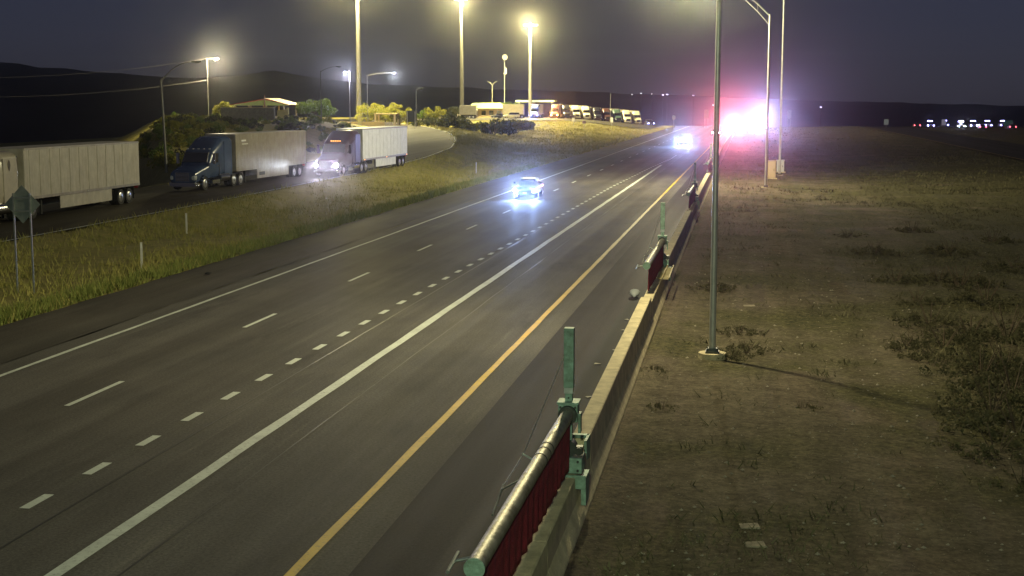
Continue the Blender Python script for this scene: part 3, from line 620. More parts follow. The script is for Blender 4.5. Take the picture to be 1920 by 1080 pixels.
car('police_car', 'emergency vehicle with blazing red and white roof lights on the shoulder', 'emergency vehicle', (-4.4, 332, 0), R(0), paintm('police_black', (.03, .03, .035), .3), 'suv', head=HL_COOL, bar=([RB, WB, WB, RB], [(0, 90000, (1, .20, .24))]))
car('ambulance', 'taller emergency vehicle with blazing blue white roof lights right of the red one', 'emergency vehicle', (2.6, 384, 0), R(0), paintm('ambulance_white', (.6, .6, .6), .4), 'van', head=HL_COOL, bar=([BB, WB, BB], [(0, 66000, (.42, .46, 1))]))
car('car', 'small car with white headlights just left of the red emergency lights', 'car', (-8.0, 318, 0), R(0), paintm('grey_car', (.2, .2, .22), .3), 'sedan', head=HL_COOL)

# ------------------------------------------------------------------ truck lot
LOT_Y = 424
lot = MB()
def lotpoly(pts, dz): 
    vs = [(x, y, zt(x, y) + dz) for x, y in pts]; return vs
ys_ = np.linspace(380, 446, 12); vs = []; fs = []
for k, yy in enumerate(ys_):
    xs_ = np.linspace(-118, -27.5, 16)
    for xx in xs_: vs.append((xx, yy, zt(xx, yy) + .22))
    if k:
        for i in range(15): a = (k - 1) * 16 + i; fs.append((a, a + 1, a + 17, a + 16))
o = MB().add(vs, fs).build('truck_lot', A_RAMP); kind(o, 'structure', 'lit paved truck parking lot')
G_LOT = 'semi trucks parked in the far lot'
blue = paintm('blue_cab', (.03, .06, .2), .3); orange = paintm('orange_cab', (.20, .06, .02), .35); dark = paintm('black_cab', (.02, .02, .025), .3); red = paintm('red_cab', (.06, .025, .02), .35); cream = paintm('cream_cab', (.6, .56, .42), .4); green = paintm('green_cab', (.05, .09, .07), .35)
for px, Y, cm, bm_, hd, lab in [
    (1001, 418, blue, dark, HL_BLUE, 'parked semi truck with dark blue front and two blue headlights'),
    (1039, 420, orange, cream, HL_AMB, 'parked semi truck with orange cab and two amber headlights'),
    (1064, 424, dark, red, None, 'dark parked semi truck right beside the amber headlights'),
    (1082, 428, cream, WHITE, None, 'first of two pale roofed semi trucks in the far lot row'),
    (1101, 430, cream, WHITE, None, 'second of two pale roofed semi trucks in the far lot row'),
    (1122, 430, dark, dark, None, 'dark semi truck right of the two pale ones in the far row'),
    (1140, 432, red, dark, None, 'dark reddish semi truck behind the thin bare pole'),
    (1160, 434, green, GREYT, None, 'dull green semi truck left of the bright pair at the row end'),
    (1178, 434, cream, WHITE, None, 'bright yellowish semi truck near the right end of the lot row'),
    (1197, 436, cream, WHITE, None, 'last bright semi truck at the right end of the lot row')]:
    x, y, z = at_y(px, Y); semi((x, y, z + .22), R(4 if hd else 14), lab, cm, bm_, G_LOT, detail=1, L=20.5, head_emit=hd, ribs=False, skirt=False, glare={HL_BLUE: (7000, (.25, .28, 1)), HL_AMB: (7000, (1, .42, .12))}.get(hd))
x, y, z = at_y(1221, 432); car('car', 'small car with one violet blue light at the right end of the lot', 'car', (x, y, z + .2), R(20), dark, 'suv', head=HL_BLUE)
x, y, z = at_y(836, 412); car('minibus', 'white minibus standing left of the lot row with dark windows', 'van', (x + 3, y, z + .2), R(-78), paintm('minibus_white', (.62, .58, .46), .45), 'van')
x, y, z = at_y(907, 416); car('car', 'dark rounded car in front of the bright yellow building', 'car', (x + 2.2, y, z + .2), R(-84), dark, 'sedan')
x, y, z = at_y(931, 414); car('car', 'white car left of the pale box trailer in the lot', 'car', (x + 2, y, z + .2), R(-75), cream, 'suv')
def lone_trailer(px, Y, w, h, m, lab, rz):
    x, y, z = at_y(px, Y); t = thing('box_trailer', lab, 'trailer', (x, y, z + .2), rz)
    bx = MB().box(-w / 2, w / 2, 0, 2.6, 1.1, h).build('trailer_box', m, t, bevel=.04)
    MB().box(-w / 2, w / 2, -.012, .0, 1.1, 1.25).build('bottom_rail', ALU, bx); MB().box(-w / 2 + .4, w / 2 - .4, .4, 2.2, .8, 1.1).build('trailer_frame', UNDER, t)
    for xx in (w / 2 - 1.6, w / 2 - .5):
        for yy in (.15, 2.4):
            o = MB().tube((xx, yy - .15, .5), (xx, yy + .15, .5), .5, n=16).build('wheel', TYRE, t, True); MB().tube((xx, yy - .17, .5), (xx, yy - .15, .5), .3, n=12).build('rim', RIM, o, True)
    for yy in (.4, 2.2): MB().box(-w / 2 + .9, -w / 2 + 1.02, yy - .06, yy + .06, 0, 1.1).build('landing_leg', UNDER, t)
lone_trailer(876, 409, 4.7, 3.9, GREYT, 'grey box trailer between the white minibus and the yellow building', 0)
lone_trailer(962, 417, 6.4, 4.2, paintm('cream_trailer', (.62, .56, .36), .5), 'pale yellow box trailer left of the blue truck', R(3))
# service buildings behind the lot
x, y, z = at_y(915, 440)
t = thing('service_building', 'low bright yellow service building with green roof behind the lot', 'building', (x, y, z))
wl = MB().box(-5.5, 5, 0, 6, 0, 3.2).build('wall', mat('tan_wall', (.55, .42, .20), .8, var=.1), t)
MB().add([(-6.5, -1, 3.1), (6, -1, 3.1), (6, 7, 3.1), (-6.5, 7, 3.1), (-5.5, 3, 4.8), (3.5, 3, 4.8)], [(0, 1, 5, 4), (1, 2, 5), (2, 3, 4, 5), (3, 0, 4), (0, 1, 2, 3)]).build('roof', mat('green_roof', (.30, .36, .16), .6, var=.15), t)
for k in range(4):
    wn = MB().box(-4.6 + k * 2.5, -3.2 + k * 2.5, -.06, -.004, .9, 2.4).build('window', GLASS, wl); MB().box(-4.7 + k * 2.5, -3.1 + k * 2.5, -.1, -.004, .75, .88).build('sill', CONC, wn)
x, y, z = at_y(1000, 462); t = thing('canopy', 'long flat pale green canopy roof behind the blue truck', 'canopy', (x, y, z + .3))
MB().box(-6, 7, 0, 6, 4.9, 5.5).build('roof', mat('pale_canopy', (.45, .5, .38), .6), t)
for xx in (-5, 0, 6): MB().box(xx - .15, xx + .15, 1, 1.3, 0, 4.9).build('column', GALV, t)

# ------------------------------------------------------------------ rest-area ramada, walls
x, y, z = at_y(500, 252); t = thing('ramada', 'rest area shelter with red edged low gable roof above grey wall', 'shelter', (x, y, z))
rf = MB().add([(-6.0, -3, 2.85), (.9, -3, 4.0), (5.4, -3, 2.85), (-6.0, 5, 2.85), (.9, 5, 4.0), (5.4, 5, 2.85)], [(0, 1, 4, 3), (1, 2, 5, 4)]).build('roof', mat('red_roof', (.42, .08, .04), .6, var=.15), t, solid=.16)
MB().add([(-6.0, -3.1, 2.75), (.9, -3.1, 2.75), (5.4, -3.1, 2.75), (5.4, -3.1, 2.8), (.9, -3.1, 3.75), (-6.0, -3.1, 2.8)], [(0, 1, 4, 5), (1, 2, 3, 4)]).build('gable_panel', mat('green_gable', (.42, .48, .12), .6, var=.1), rf, solid=.08)
for xx in (-5, -2, 1.0, 4.4):
    for yy in (-2.6, 4.4): MB().box(xx - .12, xx + .12, yy - .12, yy + .12, 0, 2.8).build('column', CONC, t)
MB().box(.8, 1.0, -3.3, -3.15, 1.6, 4.7).build('finial', mat('rust', (.35, .2, .12), .7), rf)
MB().box(-4, 4, .5, 1.2, 0, .8).build('table', CONC, t)
x, y, z = at_y(466, 232); t = thing('screen_wall', 'grey green block wall in front of the shelter', 'wall', (x, y, z - .2))
for k in range(6): MB().box(-4.9 + k * 1.63, -4.9 + k * 1.63 + 1.61, -.1, .1, 0, 2.35).build('wall_panel', mat('grey_block', (.16, .16, .13), .9, var=.2, scale=3, bump=.3), t)
MB().box(-4.95, 4.9, -.14, .14, 2.35, 2.45).build('coping', CONC, t)
x, y, z = at_y(531, 232); t = thing('lit_wall', 'short bright yellow wall end with stepped top right of the grey wall', 'wall', (x, y, z - .2))
MB().add([(-1, -.1, 0), (1.1, -.1, 0), (1.1, -.1, 2.4), (.75, -.1, 2.4), (.6, -.1, 2.1), (-1, -.1, 1.95), (-1, .1, 0), (1.1, .1, 0), (1.1, .1, 2.4), (.75, .1, 2.4), (.6, .1, 2.1), (-1, .1, 1.95)], [(0, 1, 2, 3, 4, 5), (6, 7, 8, 9, 10, 11), (0, 1, 7, 6), (1, 2, 8, 7), (2, 3, 9, 8), (3, 4, 10, 9), (4, 5, 11, 10), (5, 0, 6, 11)]).build('wall_panel', mat('yellow_block', (.55, .50, .22), .9, var=.15, scale=3), t)
MB().box(-1.0, 1.1, -.16, .16, -.1, .12).build('plinth', CONC, t)
x, y, z = at_y(725, 318); t = thing('picnic_shelter', 'flat roofed picnic shelter under the tall yellow trees', 'shelter', (x, y, z))
MB().box(-2.6, 2.8, -1.5, 2, 2.5, 2.75).build('roof', mat('tan_wall', (.55, .42, .20)), t)
for xx in (-2.2, 2.4):
    for yy in (-1.2, 1.7): MB().box(xx - .35, xx + .1, yy - .12, yy + .12, 0, 2.5).build('column', mat('tan_wall', (.55, .42, .20)), t)
MB().box(-1.2, 1.2, 0, .8, 0, .75).build('table', CONC, t)
x, y, z = at_y(672, 300); t = thing('low_wall', 'low tan boundary wall with upright slab left of picnic shelter', 'wall', (x, y, z))
for k in range(5): MB().box(-7 + k * 2.6, -7 + k * 2.6 + 2.58, -.1, .1, -.3, .75).build('wall_panel', mat('tan_wall', (.55, .42, .20)), t)
MB().box(.0, .75, -.35, -.12, 0, 2.1).build('upright_slab', mat('yellow_block', (.55, .50, .22)), t)
# large dark sign seen from behind, beside the bent lamp pole
x, y, z = at_y(771, 290); t = thing('road_sign', 'large dark sign seen from behind between the trees and bent lamp', 'sign', (x, y, z))
MB().box(-1.0, 1.1, -.03, .03, 1.3, 3.6).build('sign_panel', DARKST, t)
for xx in (-.8, .9): MB().box(xx - .06, xx + .06, -.12, -.035, 0, 3.5).build('post', GALV, t)

# ------------------------------------------------------------------ vegetation
def leafmat(name, c, c2):
    m = mat(name, c, .8, col2=c2, scale=1.3, spec=.2); n = m.node_tree.nodes; l = m.node_tree.links; p = n['Principled BSDF']
    tr = n.new('ShaderNodeBsdfTranslucent'); mx = n.new('ShaderNodeMixShader'); mx.inputs[0].default_value = .45
    l.new(p.inputs['Base Color'].links[0].from_socket, tr.inputs['Color']); l.new(p.outputs[0], mx.inputs[1]); l.new(tr.outputs[0], mx.inputs[2]); l.new(mx.outputs[0], n['Material Output'].inputs['Surface']); return m
LEAF_Y = leafmat('leaf_yellow_green', (.30, .28, .04), (.14, .155, .025)); LEAF_G = leafmat('leaf_green', (.17, .24, .04), (.08, .12, .02))
LEAF_D = leafmat('leaf_dark', (.055, .06, .025), (.022, .028, .012)); BARK = mat('bark', (.10, .07, .045), .9, var=.3, scale=6, bump=.5)
def leaf_mesh(name, clumps, nleaf, size, m, seed, flat=.8):
    r = np.random.default_rng(seed); cs = np.array(clumps, float); w = cs[:, 3] ** 2; k = r.choice(len(cs), nleaf, p=w / w.sum())
    d = r.normal(size=(nleaf, 3)); d /= np.linalg.norm(d, axis=1)[:, None]
    rad = (cs[k, 3] * (.45 + .6 * r.random(nleaf) ** .5))[:, None]; c = cs[k, :3] + d * rad * np.array([1, 1, flat])
    a = r.normal(size=(nleaf, 3)); a /= np.linalg.norm(a, axis=1)[:, None]; b_ = np.cross(a, r.normal(size=(nleaf, 3))); b_ /= np.linalg.norm(b_, axis=1)[:, None]
    s_ = (size * (.5 + r.random(nleaf)))[:, None]
    v = np.stack([c - a * s_, c + b_ * s_ * .6, c + a * s_, c - b_ * s_ * .6], 1).reshape(-1, 3)
    f = np.arange(nleaf * 4).reshape(-1, 4)
    me = bpy.data.meshes.new(name); me.from_pydata(v.tolist(), [], f.tolist()); me.materials.append(m); return me
def blob_clumps(r, n, W, H, base, seed, top=.6):
    q = np.random.default_rng(seed); out = []
    for i in range(n):
        a = q.random() * 6.28; rr = W * q.random() ** .5; z = base + (H - base) * q.random() * (1 - .45 * (rr / W) ** 2); out.append((rr * math.cos(a), rr * math.sin(a), z, r * (.6 + .7 * q.random())))
    return out
def tree(px, Y, W, H, base, label, m, seed, nleaf=2600, cl=.9, group='trees at the rest area'):
    x, y, z = at_y(px, Y); t = thing('tree', label, 'tree', (x, y, z - .1), 0, group)
    cs = blob_clumps(cl, 22, W, H - cl * .6, base, seed)
    q = MB(); q.path([(0, 0, 0), (.1, .05, base * .6), (.05, 0, base * 1.1)], [.22, .17, .13], 8)
    for c in cs[:9]: q.path([(.05, 0, base * .8), (c[0] * .5, c[1] * .5, (base + c[2]) / 2), c[:3]], [.10, .06, .02], 5)
    q.build('trunk', BARK, t, True)
    o = bpy.data.objects.new('crown', leaf_mesh('crown', cs, nleaf, .17, m, seed)); C.objects.link(o); o.parent = t
tree(424, 262, 1.6, 4.2, 1.2, 'yellow green tree left of the shelter roof beside the utility pole', LEAF_Y, 1)
tree(592, 250, 3.3, 4.1, 1.7, 'round crowned green tree right of the shelter', LEAF_G, 2, 4200, 1.1)
tree(693, 325, 3.2, 6.2, 1.3, 'yellow tree at the foot of the dim high mast', LEAF_Y, 3, 3200, 1.1)
tree(722, 330, 2.6, 5.2, 1.6, 'middle yellow tree above the picnic shelter', LEAF_Y, 4, 2600)
tree(749, 322, 2.7, 6.6, .8, 'tallest yellow tree right of the picnic shelter', LEAF_Y, 5, 3600, 1.1)
tree(812, 400, 3.0, 4.6, .6, 'rounded olive tree left of the white minibus', LEAF_Y, 6, 2400, 1.1)
tree(792, 402, 2.4, 3.0, .4, 'low olive bush tree beside the dark sign', LEAF_G, 7, 1800, 1.0)
tree(915, 475, 5.5, 6.8, 2.0, 'wide orange lit tree behind the yellow building', LEAF_Y, 8, 3600, 1.5)
tree(952, 470, 3.8, 6.6, 2.0, 'green tree behind the pale box trailer', LEAF_G, 9, 2600, 1.3)
tree(858, 470, 2.6, 4.8, 1.5, 'small dark tree behind the lit high mast foot', LEAF_D, 10, 1600, 1.1)
tree(1050, 475, 3.5, 5.6, 1.5, 'dim tree behind the parked truck row', LEAF_D, 11, 1600, 1.2)
# shrubs: four shapes, copied
def shrub_proto(seed, W, H, m, nleaf):
    cs = blob_clumps(.32, 16, W, H - .25, .15, seed)
    return leaf_mesh('shrub_foliage', cs, nleaf, .085, m, seed, .9)
SHRUB_FLAT = leaf_mesh('shrub_foliage', blob_clumps(.2, 34, 1.7, .36, .02, 24), 1100, .05, leafmat('leaf_dusty', (.13, .12, .065), (.07, .07, .038)), 24, .7)
SH = [shrub_proto(20, .9, 1.3, LEAF_G, 900), shrub_proto(21, 1.1, 1.1, LEAF_Y, 900), shrub_proto(22, .8, 1.6, LEAF_G, 900), shrub_proto(23, 1.3, 1.3, LEAF_D, 1000), SHRUB_FLAT]
STEM = MB()
for k in range(6): STEM.tube((0, 0, -.15), (.5 * math.cos(k * 1.05), .5 * math.sin(k * 1.05), .8), .025, .01, 5)
stem0 = STEM.build('shrub_stem', BARK); STEM_ME = stem0.data; bpy.data.objects.remove(stem0)
ORD = ['first', 'second', 'third', 'fourth', 'fifth', 'sixth', 'seventh', 'eighth', 'ninth', 'tenth', 'eleventh', 'twelfth', 'thirteenth', 'fourteenth', 'fifteenth', 'sixteenth', 'seventeenth', 'eighteenth', 'nineteenth', 'twentieth', 'twenty-first', 'twenty-second', 'twenty-third', 'twenty-fourth', 'twenty-fifth', 'twenty-sixth', 'twenty-seventh', 'twenty-eighth', 'twenty-ninth', 'thirtieth']
def shrub(x, y, s_, k, label, group, seed=0):
    label = {0: 'rounded green ', 1: 'low yellow green ', 2: 'upright green ', 3: 'dark '}.get(k, '') + label if label.startswith('shrub') else label
    t = thing('shrub', label, 'shrub', (x, y, zt(x, y) - .05), random.random() * 6.28, group); t.scale = (s_, s_, s_ * random.uniform(.8, 1.15))
    for nm, me_ in (('foliage', SH[k]), ('stem', STEM_ME)):
        o = bpy.data.objects.new(nm, me_); C.objects.link(o); o.parent = t
random.seed(11)
for i in range(210):
    px = random.uniform(285, 640); Y = random.uniform(112, 200); x, y, z = at_y(px, Y)
    if x > float(ramp_x(Y)) - RW - 2.5 or x < -.44 * Y: continue
    shrub(x, y, random.uniform(.8, 1.7) if Y < 138 else random.uniform(.45, .8), random.choice([0, 1, 2, 3]), 'shrub on the slope behind the parked trucks', 'shrubs on the slope behind the parked trucks')
for i in range(45):
    px = random.uniform(535, 655); Y = random.uniform(140, 235); x, y, z = at_y(px, Y)
    if x > float(ramp_x(Y)) - RW - .9: continue
    shrub(x, y, random.uniform(.6, 1.1), random.choice([0, 1, 2, 3]), 'shrub on the slope behind the parked trucks', 'shrubs on the slope behind the parked trucks')
for i in range(60):
    px = random.uniform(270, 430); Y = random.uniform(120, 262); x, y, z = at_y(px, Y)
    if x > float(ramp_x(Y)) - RW - 2.5: continue
    shrub(x, y, random.uniform(.7, 1.2), random.choice([0, 1, 1, 3]), 'shrub on the slope behind the parked trucks', 'shrubs on the slope behind the parked trucks')
for i, (px, Y, s_) in enumerate(sorted([(812, 300, 1.5), (838, 295, 2.1), (852, 300, 2.0), (868, 310, 1.4), (878, 292, 1.5), (800, 315, 1.3), (905, 300, 1.6), (925, 285, 2.4), (938, 290, 2.3), (950, 297, 1.8), (962, 305, 2.0), (972, 310, 2.1), (890, 320, 1.2), (980, 318, 1.4), (830, 330, 1.2), (948, 330, 1.2), (785, 305, 1.0)])):
    x, y, z = at_y(px, Y); shrub(x, y, s_ * 1.3, 3, 'dark bush on the bank below the truck lot, %s from the left' % ORD[i], 'dark bushes below the truck lot')
for i, (px, py, s_) in enumerate(sorted([(1680, 520, 1.0), (1720, 560, .8), (1745, 600, 1.0), (1770, 640, 1.1), (1800, 530, 1.3), (1850, 560, 1.2), (1890, 620, 1.4), (1840, 690, 1.2), (1900, 720, 1.3), (1860, 760, 1.1), (1910, 800, 1.3), (1870, 840, 1.0), (1905, 500, 1.2), (1640, 470, .9), (1590, 440, .9), (1780, 470, 1.1), (1860, 450, 1.1), (1710, 430, 1.0), (1918, 900, .7), (1700, 640, .6), (1740, 660, .6), (1800, 770, .5), (1820, 620, 1.0), (1760, 520, 1.0), (1885, 680, 1.1)])):
    x, y, z = at_z(px, py, -.15); shrub(x, y, s_ * .85, 4, 'low dark shrub on the right-hand dirt, %s from the left' % ORD[i], 'low dark shrubs on the right-hand dirt')
for i, (px, py, s_) in enumerate(sorted([(1335, 545, .6), (1385, 625, .5), (1505, 768, .34), (1400, 660, .5), (1375, 672, .36), (1240, 770, .3), (1225, 700, .25)])):
    x, y, z = at_z(px, py, -.1); shrub(x, y, s_, 4, 'small weed tuft around the tall light pole, %s from the left' % ORD[i], 'small weed tufts around the light pole')
# blades of grass and weeds
def blades(name, pts, h0, h1, w, m, label, seed, lean=.5):
    r = np.random.default_rng(seed); p = np.asarray(pts); k = len(p); a = r.random(k) * 6.28; h = h0 + (h1 - h0) * r.random(k) ** 1.6; ww = w * (.6 + .8 * r.random(k))
    dx = np.stack([np.cos(a), np.sin(a), 0 * a], 1) * ww[:, None]; b2 = r.random(k) * 6.28; tip = np.stack([np.cos(b2) * lean * h, np.sin(b2) * lean * h, h], 1) * (.7 + .5 * r.random(k))[:, None]
    v = np.stack([p - dx, p + dx, p + tip], 1).reshape(-1, 3); f = np.arange(3 * k).reshape(-1, 3)
    me_ = bpy.data.meshes.new(name); me_.from_pydata(v.tolist(), [], f.tolist()); me_.materials.append(m)
    o = bpy.data.objects.new(name, me_); C.objects.link(o); kind(o, 'stuff', label); return o
def scatter(nc, per, xf, y0, y1, rad, seed, dens=None, power=1.0):
    r = np.random.default_rng(seed); out = []
    yc = y0 + (y1 - y0) * r.random(nc) ** power; uc = r.random(nc)
    for i in range(nc):
        a, c = xf(yc[i]); x = a + (c - a) * uc[i]
        if dens and r.random() > dens(x, yc[i]): continue
        k = max(2, int(per * (.5 + r.random()))); d = r.normal(size=(k, 2)) * rad
        out.append(np.stack([x + d[:, 0], yc[i] + d[:, 1]], 1))
    q = np.concatenate(out); z = height(q[:, 0], q[:, 1]); return np.column_stack([q, z - .03])
GRASS = mat('dry_grass', (.46, .40, .13), .8, col2=(.25, .26, .07), scale=.5, spec=.15)
WEED = mat('dry_weed', (.17, .15, .085), .85, col2=(.085, .085, .045), scale=.8, spec=.15)
def gd(x, y): return .35 + .65 * sm(-.35, .3, noise.noise((x * .25, y * .12, 0)) + .25 * noise.noise((x, y, 1)))
def vx(y): return (float(ramp_x(y)) + RW + .1, -24.1)
pv_ = scatter(9000, 9, vx, 30, 240, .22, 3, gd, 1.5)
keep = ~((pv_[:, 0] > -24.25)); pv_ = pv_[keep]
blades('verge_grass', pv_, .10, .50, .026, GRASS, 'tall dry grass between highway and ramp', 5)
pe = scatter(1800, 10, lambda y: (-25.6, -24.2), 34, 160, .16, 4, None, 1.3); pe = pe[pe[:, 0] < -24.15]
blades('verge_grass', pe, .2, .5, .025, mat('green_grass', (.30, .33, .09), .8, col2=(.18, .21, .05), scale=.6, spec=.15), 'greener grass fringe along the road edge', 6)
def wd(x, y):
    v_ = noise.noise((x * .22, y * .16, 7)) + .4 * noise.noise((x * .9, y * .9, 2))
    near = math.exp(-((x - .2) ** 2 / 2.2 + (y - 21.5) ** 2 / 9)) * 1.2
    right = float(sm(4, 9, x)) * .95
    far = float(sm(48, 90, y)) * .6
    return max(0.03, min(1, .9 * float(sm(.02, .45, v_)) * .5 + near + right + far))
blades('dirt_weeds', scatter(14000, 12, lambda y: (-2.3, -2.3 + 9 + y * .42), 15, 150, .2, 8, wd, 1.5), .05, .24, .018, WEED, 'sparse low dry weeds on the dirt', 9, .9)
blades('far_grass', scatter(3500, 8, lambda y: (-2.2, 33), 120, 446, .5, 12, None, 1.0), .08, .32, .05, WEED, 'dry grass on the far right ground', 13)
blades('bank_grass', scatter(5000, 9, lambda y: (float(ramp_x(y)) + RW, -24.5), 200, 400, .5, 15, None, 1.0), .15, .5, .06, GRASS, 'grass on the bank below the truck lot', 16)
# stones
r = np.random.default_rng(31); st = MB()
for i in range(5000):
    y = 15 + 60 * r.random() ** 1.6; x = -2.2 + (5 + .42 * y) * r.random(); s_ = .010 + .045 * r.random() ** 4; z = zt(x, y) + bump_noise(x, y) * min(1, abs(x + 2.5) / 2)
    v_ = [(x + s_ * a * (.7 + .6 * r.random()), y + s_ * b_ * (.7 + .6 * r.random()), z + s_ * c * .8) for a, b_, c in ((1, 0, 0), (0, 1, 0), (-1, 0, 0), (0, -1, 0), (0, 0, 1), (0, 0, -.6))]
    st.add(v_, [(0, 1, 4), (1, 2, 4), (2, 3, 4), (3, 0, 4), (1, 0, 5), (2, 1, 5), (3, 2, 5), (0, 3, 5)])
kind(st.build('gravel', mat('stone', (.3, .26, .2), .9, var=.3, scale=4)), 'stuff', 'small stones scattered over the dirt')

# ------------------------------------------------------------------ signs, posts, cabinets, small things
SIGNB = mat('sign_back', (.22, .25, .24), .5, .5, var=.15, scale=3); WPOST = mat('white_post', (.7, .68, .6), .6)
x, y = -27.35, 49.3; t = thing('road_sign', 'grey diamond road sign seen from behind on two thin posts', 'sign', (x, y, zt(x, y)))
zs = 3.42 - zt(x, y)
pn = MB(); D_ = .73; pn.add([(0, -.012, zs - D_), (D_, -.012, zs), (0, -.012, zs + D_), (-D_, -.012, zs), (0, .012, zs - D_), (D_, .012, zs), (0, .012, zs + D_), (-D_, .012, zs)], [(0, 1, 2, 3), (7, 6, 5, 4), (0, 1, 5, 4), (1, 2, 6, 5), (2, 3, 7, 6), (3, 0, 4, 7)])
pn.build('sign_panel', SIGNB, t)
for xx in (-.34, .34):
    MB().box(xx - .028, xx + .028, -.075, -.02, -.3, zs + .42).build('post', STEEL, t); 
for zz in (-.25, .25): MB().box(-.4, .4, -.095, -.077, zs + zz - .025, zs + zz + .025).build('brace', STEEL, t)
def delineator(loc, label, h=1.15, s_=1.0):
    t = thing('delineator_post', label, 'marker post', loc)
    MB().add([(-.05 * s_, 0, -.2), (.05 * s_, 0, -.2), (.05 * s_, .02, -.2), (-.05 * s_, .02, -.2), (-.05 * s_, 0, h), (.05 * s_, 0, h), (.05 * s_, .02, h), (-.05 * s_, .02, h)], [(0, 1, 2, 3), (4, 5, 6, 7), (0, 1, 5, 4), (1, 2, 6, 5), (2, 3, 7, 6), (3, 0, 4, 7)]).build('post', WPOST, t)
    MB().box(-.04 * s_, .04 * s_, -.006, -.002, h - .25, h - .08).build('reflector', mat('reflector', (.8, .8, .75), .2), t)
for px, py, lab in [(266, 503, 'white marker post standing alone in the verge grass'), (350, 438, 'thin faint marker post in the grass near the ramp edge'), (893, 325, 'thin marker post at the grass edge near the blue headlights')]:
    x, y, z = at_z(px, py, 0); delineator((x, y, zt(x, y)), lab)
def small_sign(px, Y, w, h, zc, m, label, n=1):
    x, y, z = at_y(px, Y); t = thing('road_sign', label, 'sign', (x, y, z + .05))
    MB().box(-w / 2, w / 2, -.03, 0, zc - h / 2, zc + h / 2).build('sign_panel', m, t)
    for k in range(n):
        xx = 0 if n == 1 else (-w * .35 + k * w * .7); MB().box(xx - .05, xx + .05, .005, .06, 0, zc + h * .4).build('post', GALV, t)
SW = mat('sign_white', (.75, .75, .75), .4); SG = mat('sign_green', (.10, .32, .28), .4)
small_sign(1263, 400, .9, 1.2, 3.2, SIGNB, 'small grey sign just left of the bluish headlights far away')
small_sign(1075, 340, .6, .9, 1.6, SW, 'small white sign at the bank left of the purple one')
small_sign(1095, 330, .8, .6, 1.5, mat('sign_purple', (.4, .28, .45), .4), 'low purple grey sign on the bank below the lot')
small_sign(1147, 375, .7, 1.3, 1.7, SW, 'tall narrow white sign at the bank below the thin pole')
small_sign(1324, 420, 1.3, 2.6, 4.0, SIGNB, 'faint upright sign left of the red emergency lights', 2)
small_sign(1479, 420, 1.2, 2.6, 4.2, SIGNB, 'faint upright sign right of the blue emergency lights', 2)
small_sign(1661, 430, 1.3, 1.6, 1.7, mat('sign_pale_green', (.5, .65, .6), .4), 'small pale square sign on the far right skyline')
small_sign(1769, 440, 1.3, 1.8, 1.5, SW, 'white sign among the far right traffic lights')
small_sign(1890, 415, 2.4, 1.6, 1.6, SG, 'pale green sign on two posts at far right end of traffic', 2)
def cabinet(px, py, w, d_, h, m, label):
    x, y, z = at_z(px, py, 0); z = zt(x, y); t = thing('equipment_cabinet', label, 'cabinet', (x, y, z))
    MB().box(-w / 2 - .15, w / 2 + .15, -d_ / 2 - .15, d_ / 2 + .15, -.2, .1).build('plinth', CONC, t)
    bd = MB().box(-w / 2, w / 2, -d_ / 2, d_ / 2, .1, h).build('body', m, t, bevel=.03); MB().box(-w / 2 - .04, w / 2 + .04, -d_ / 2 - .05, d_ / 2 + .05, h, h + .07).build('lid', m, bd)
    dr = MB().box(-w / 2 + .06, w / 2 - .06, -d_ / 2 - .03, -d_ / 2 - .005, .2, h - .08).build('door', m, t); MB().box(w / 2 - .2, w / 2 - .16, -d_ / 2 - .06, -d_ / 2 - .031, h * .45, h * .6).build('handle', DARKST, dr)
cabinet(1446, 333, .85, .7, 1.75, mat('beige_cabinet', (.45, .34, .22), .5), 'beige equipment cabinet at the foot of the faint tall pole')
cabinet(1463, 320, .8, .7, 1.3, mat('grey_cabinet', (.6, .62, .6), .45), 'pale grey cabinet right behind the beige one')
for px, py, lab in [(1405, 577, 'small pale concrete lid in the dirt right of the pole foot'), (1405, 990, 'upper pale slab half buried at the bottom of the dirt'), (1415, 1027, 'lower pale slab half buried at the bottom of the dirt')]:
    x, y, z = at_z(px, py, -.1); z = zt(x, y) + bump_noise(x, y) * .9; s_ = .2 if py < 600 else .17
    o = MB().box(-s_, s_, -s_ * .7, s_ * .7, -.08, .035).build('concrete_block', mat('dusty_concrete', (.26, .22, .16), .95, var=.3, scale=5, bump=.4), None, bevel=.012); o.location = (x, y, z); o.rotation_euler = (R(3), R(-2), R(12)); tag(o, lab, 'concrete slab')
x, y, z = at_z(1190, 556); q = MB().loft([(-.2, .1, 0, .08), (-.1, .32, 0, .22), (.05, .4, 0, .28), (.2, .14, .02, .12)], 12, 2.3)
o = q.build('plastic_bag', mat('grey_plastic', (.3, .32, .34), .5, bump=.6, bscale=9), None, True); o.location = (x, y, .004); tag(o, 'grey crumpled plastic bag on the shoulder by the second gate', 'bag')
x, y, z = at_z(390, 514); q = MB().loft([(-.14, .1, 0, .03), (0, .3, 0, .09), (.12, .1, 0, .04)], 10, 2.2); o = q.build('tyre_scrap', TYRE, None, True); o.location = (x, y, .004); o.rotation_euler = (0, 0, .6); tag(o, 'dark scrap of tyre rubber on the left shoulder', 'tyre scrap')
# paper litter along the shoulder
for i, (px, py) in enumerate([(1120, 683), (1153, 657), (1170, 620), (1105, 745), (1175, 600)]):
    x, y, z = at_z(px, py); o = MB().add([(-.09, -.05, 0), (.08, -.06, .015), (.1, .05, 0), (-.07, .06, .02)], [(0, 1, 2, 3)]).build('litter', mat('litter', (.30, .28, .24), .8), None, solid=.006)
    o.location = (x, y, .01); o.rotation_euler = (0, 0, i * 1.3); tag(o, 'small pale scrap of litter on the shoulder beside the barrier', 'litter', 'litter on the shoulder beside the barrier')

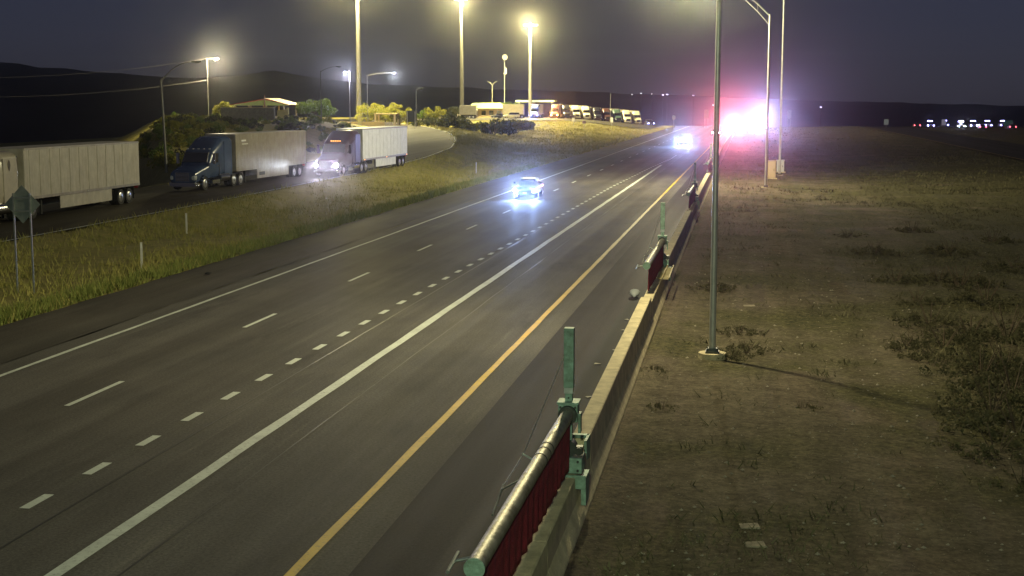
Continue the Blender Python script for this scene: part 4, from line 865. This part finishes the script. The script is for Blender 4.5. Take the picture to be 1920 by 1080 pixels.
# ------------------------------------------------------------------ far right traffic and town lights
random.seed(5)
BLU = mat('blue_strobe', (.3, .3, 1), .3, emit=(.35, .34, 1), estr=60); REDT = mat('far_tail', (1, .1, .1), .3, emit=(1, .10, .12), estr=18)
for px, Y, k, lab in [(1716, 432, 'r', 'far car with red tail lights, leftmost of the right-hand traffic'), (1745, 428, 'b', 'far car with violet light next to the red tail lights'), (1772, 440, 'b', 'far car with blue light beside the white sign'), (1803, 420, 'w', 'far vehicle with the brightest white light of the right-hand traffic'), (1826, 432, 'b', 'far car with blue light right of the brightest one'), (1838, 405, 'r', 'far car with dim red lights below the blue row'), (1853, 436, 'b', 'far car with wide blue and pink light bar'), (1882, 438, 'b', 'far car with blue light left of the pale green sign'), (1893, 408, 'r', 'rightmost far car with a faint red light')]:
    x, y, z = at_y(px, Y); hm_ = {'r': None, 'b': BLU, 'w': HL_COOL}[k]
    car('car', lab, 'car', (x, y, z + .05), R(180 if k == 'r' else 0), dark, 'suv' if k != 'r' else 'sedan', 'far traffic on the opposite road', head=hm_, tail=REDT if k == 'r' else None, bar=([BLU, WB if k == 'w' else BLU], [(0, 5000, (.6, .62, 1))] if k == 'w' else []) if k != 'r' else None)
TL = [mat('town_lamp_white', (1, 1, 1), .4, emit=(1, .95, .9), estr=3), mat('town_lamp_violet', (1, 1, 1), .4, emit=(.7, .65, 1), estr=6)]
TLI = [1185, 1202, 1222, 1243, 1251, 1300, 1337, 1539]
for px, py, s_, k in [(1185, 177, 1.0, 0), (1202, 175, 1.3, 0), (1222, 176, .9, 0), (1243, 178, 1.7, 1), (1251, 177, 1.7, 1), (1300, 179, 1.3, 1), (1337, 197, 1.2, 0), (1539, 201, 1.8, 1)]:
    d = ray(px, py); tt = 1900 / d.y; base = zt(d.x * tt, 1900); zl = CAM_H + d.z * tt
    t = thing('distant_lamp', 'tiny distant town lamp on the dark horizon, %s from the left' % ORD[TLI.index(px)] if px < 1500 else 'tiny violet light alone on the dark horizon at right', 'lamp', (d.x * tt, 1900, base), 0, 'town lamps on the horizon')
    MB().tube((0, 0, 0), (0, 0, zl - base), .2, n=6).build('shaft', DARKST, t); MB().loft([(-.5, s_ * .6, -.4, .3), (0, s_ * 1.6, -.6, .5), (.5, s_ * .6, -.4, .3)], 10, 2).build('lens', TL[k], t, True).location = (0, 0, zl - base)

# ------------------------------------------------------------------ haze added to make the glow around the lamps
hz = MB().box(-2650, 2650, -150, 3450, -75, 125).build('haze', None); kind(hz, 'stuff', 'thin haze added to make the lamps glow')
hm = bpy.data.materials.new('haze'); hm.use_nodes = True; n = hm.node_tree.nodes; n.clear()
pv = n.new('ShaderNodeVolumePrincipled'); mo = n.new('ShaderNodeOutputMaterial'); hm.node_tree.links.new(pv.outputs[0], mo.inputs['Volume'])
pv.inputs['Color'].default_value = (.9, .9, .92, 1); pv.inputs['Density'].default_value = 0.00012; pv.inputs['Anisotropy'].default_value = .975
hz.data.materials.clear(); hz.data.materials.append(hm)
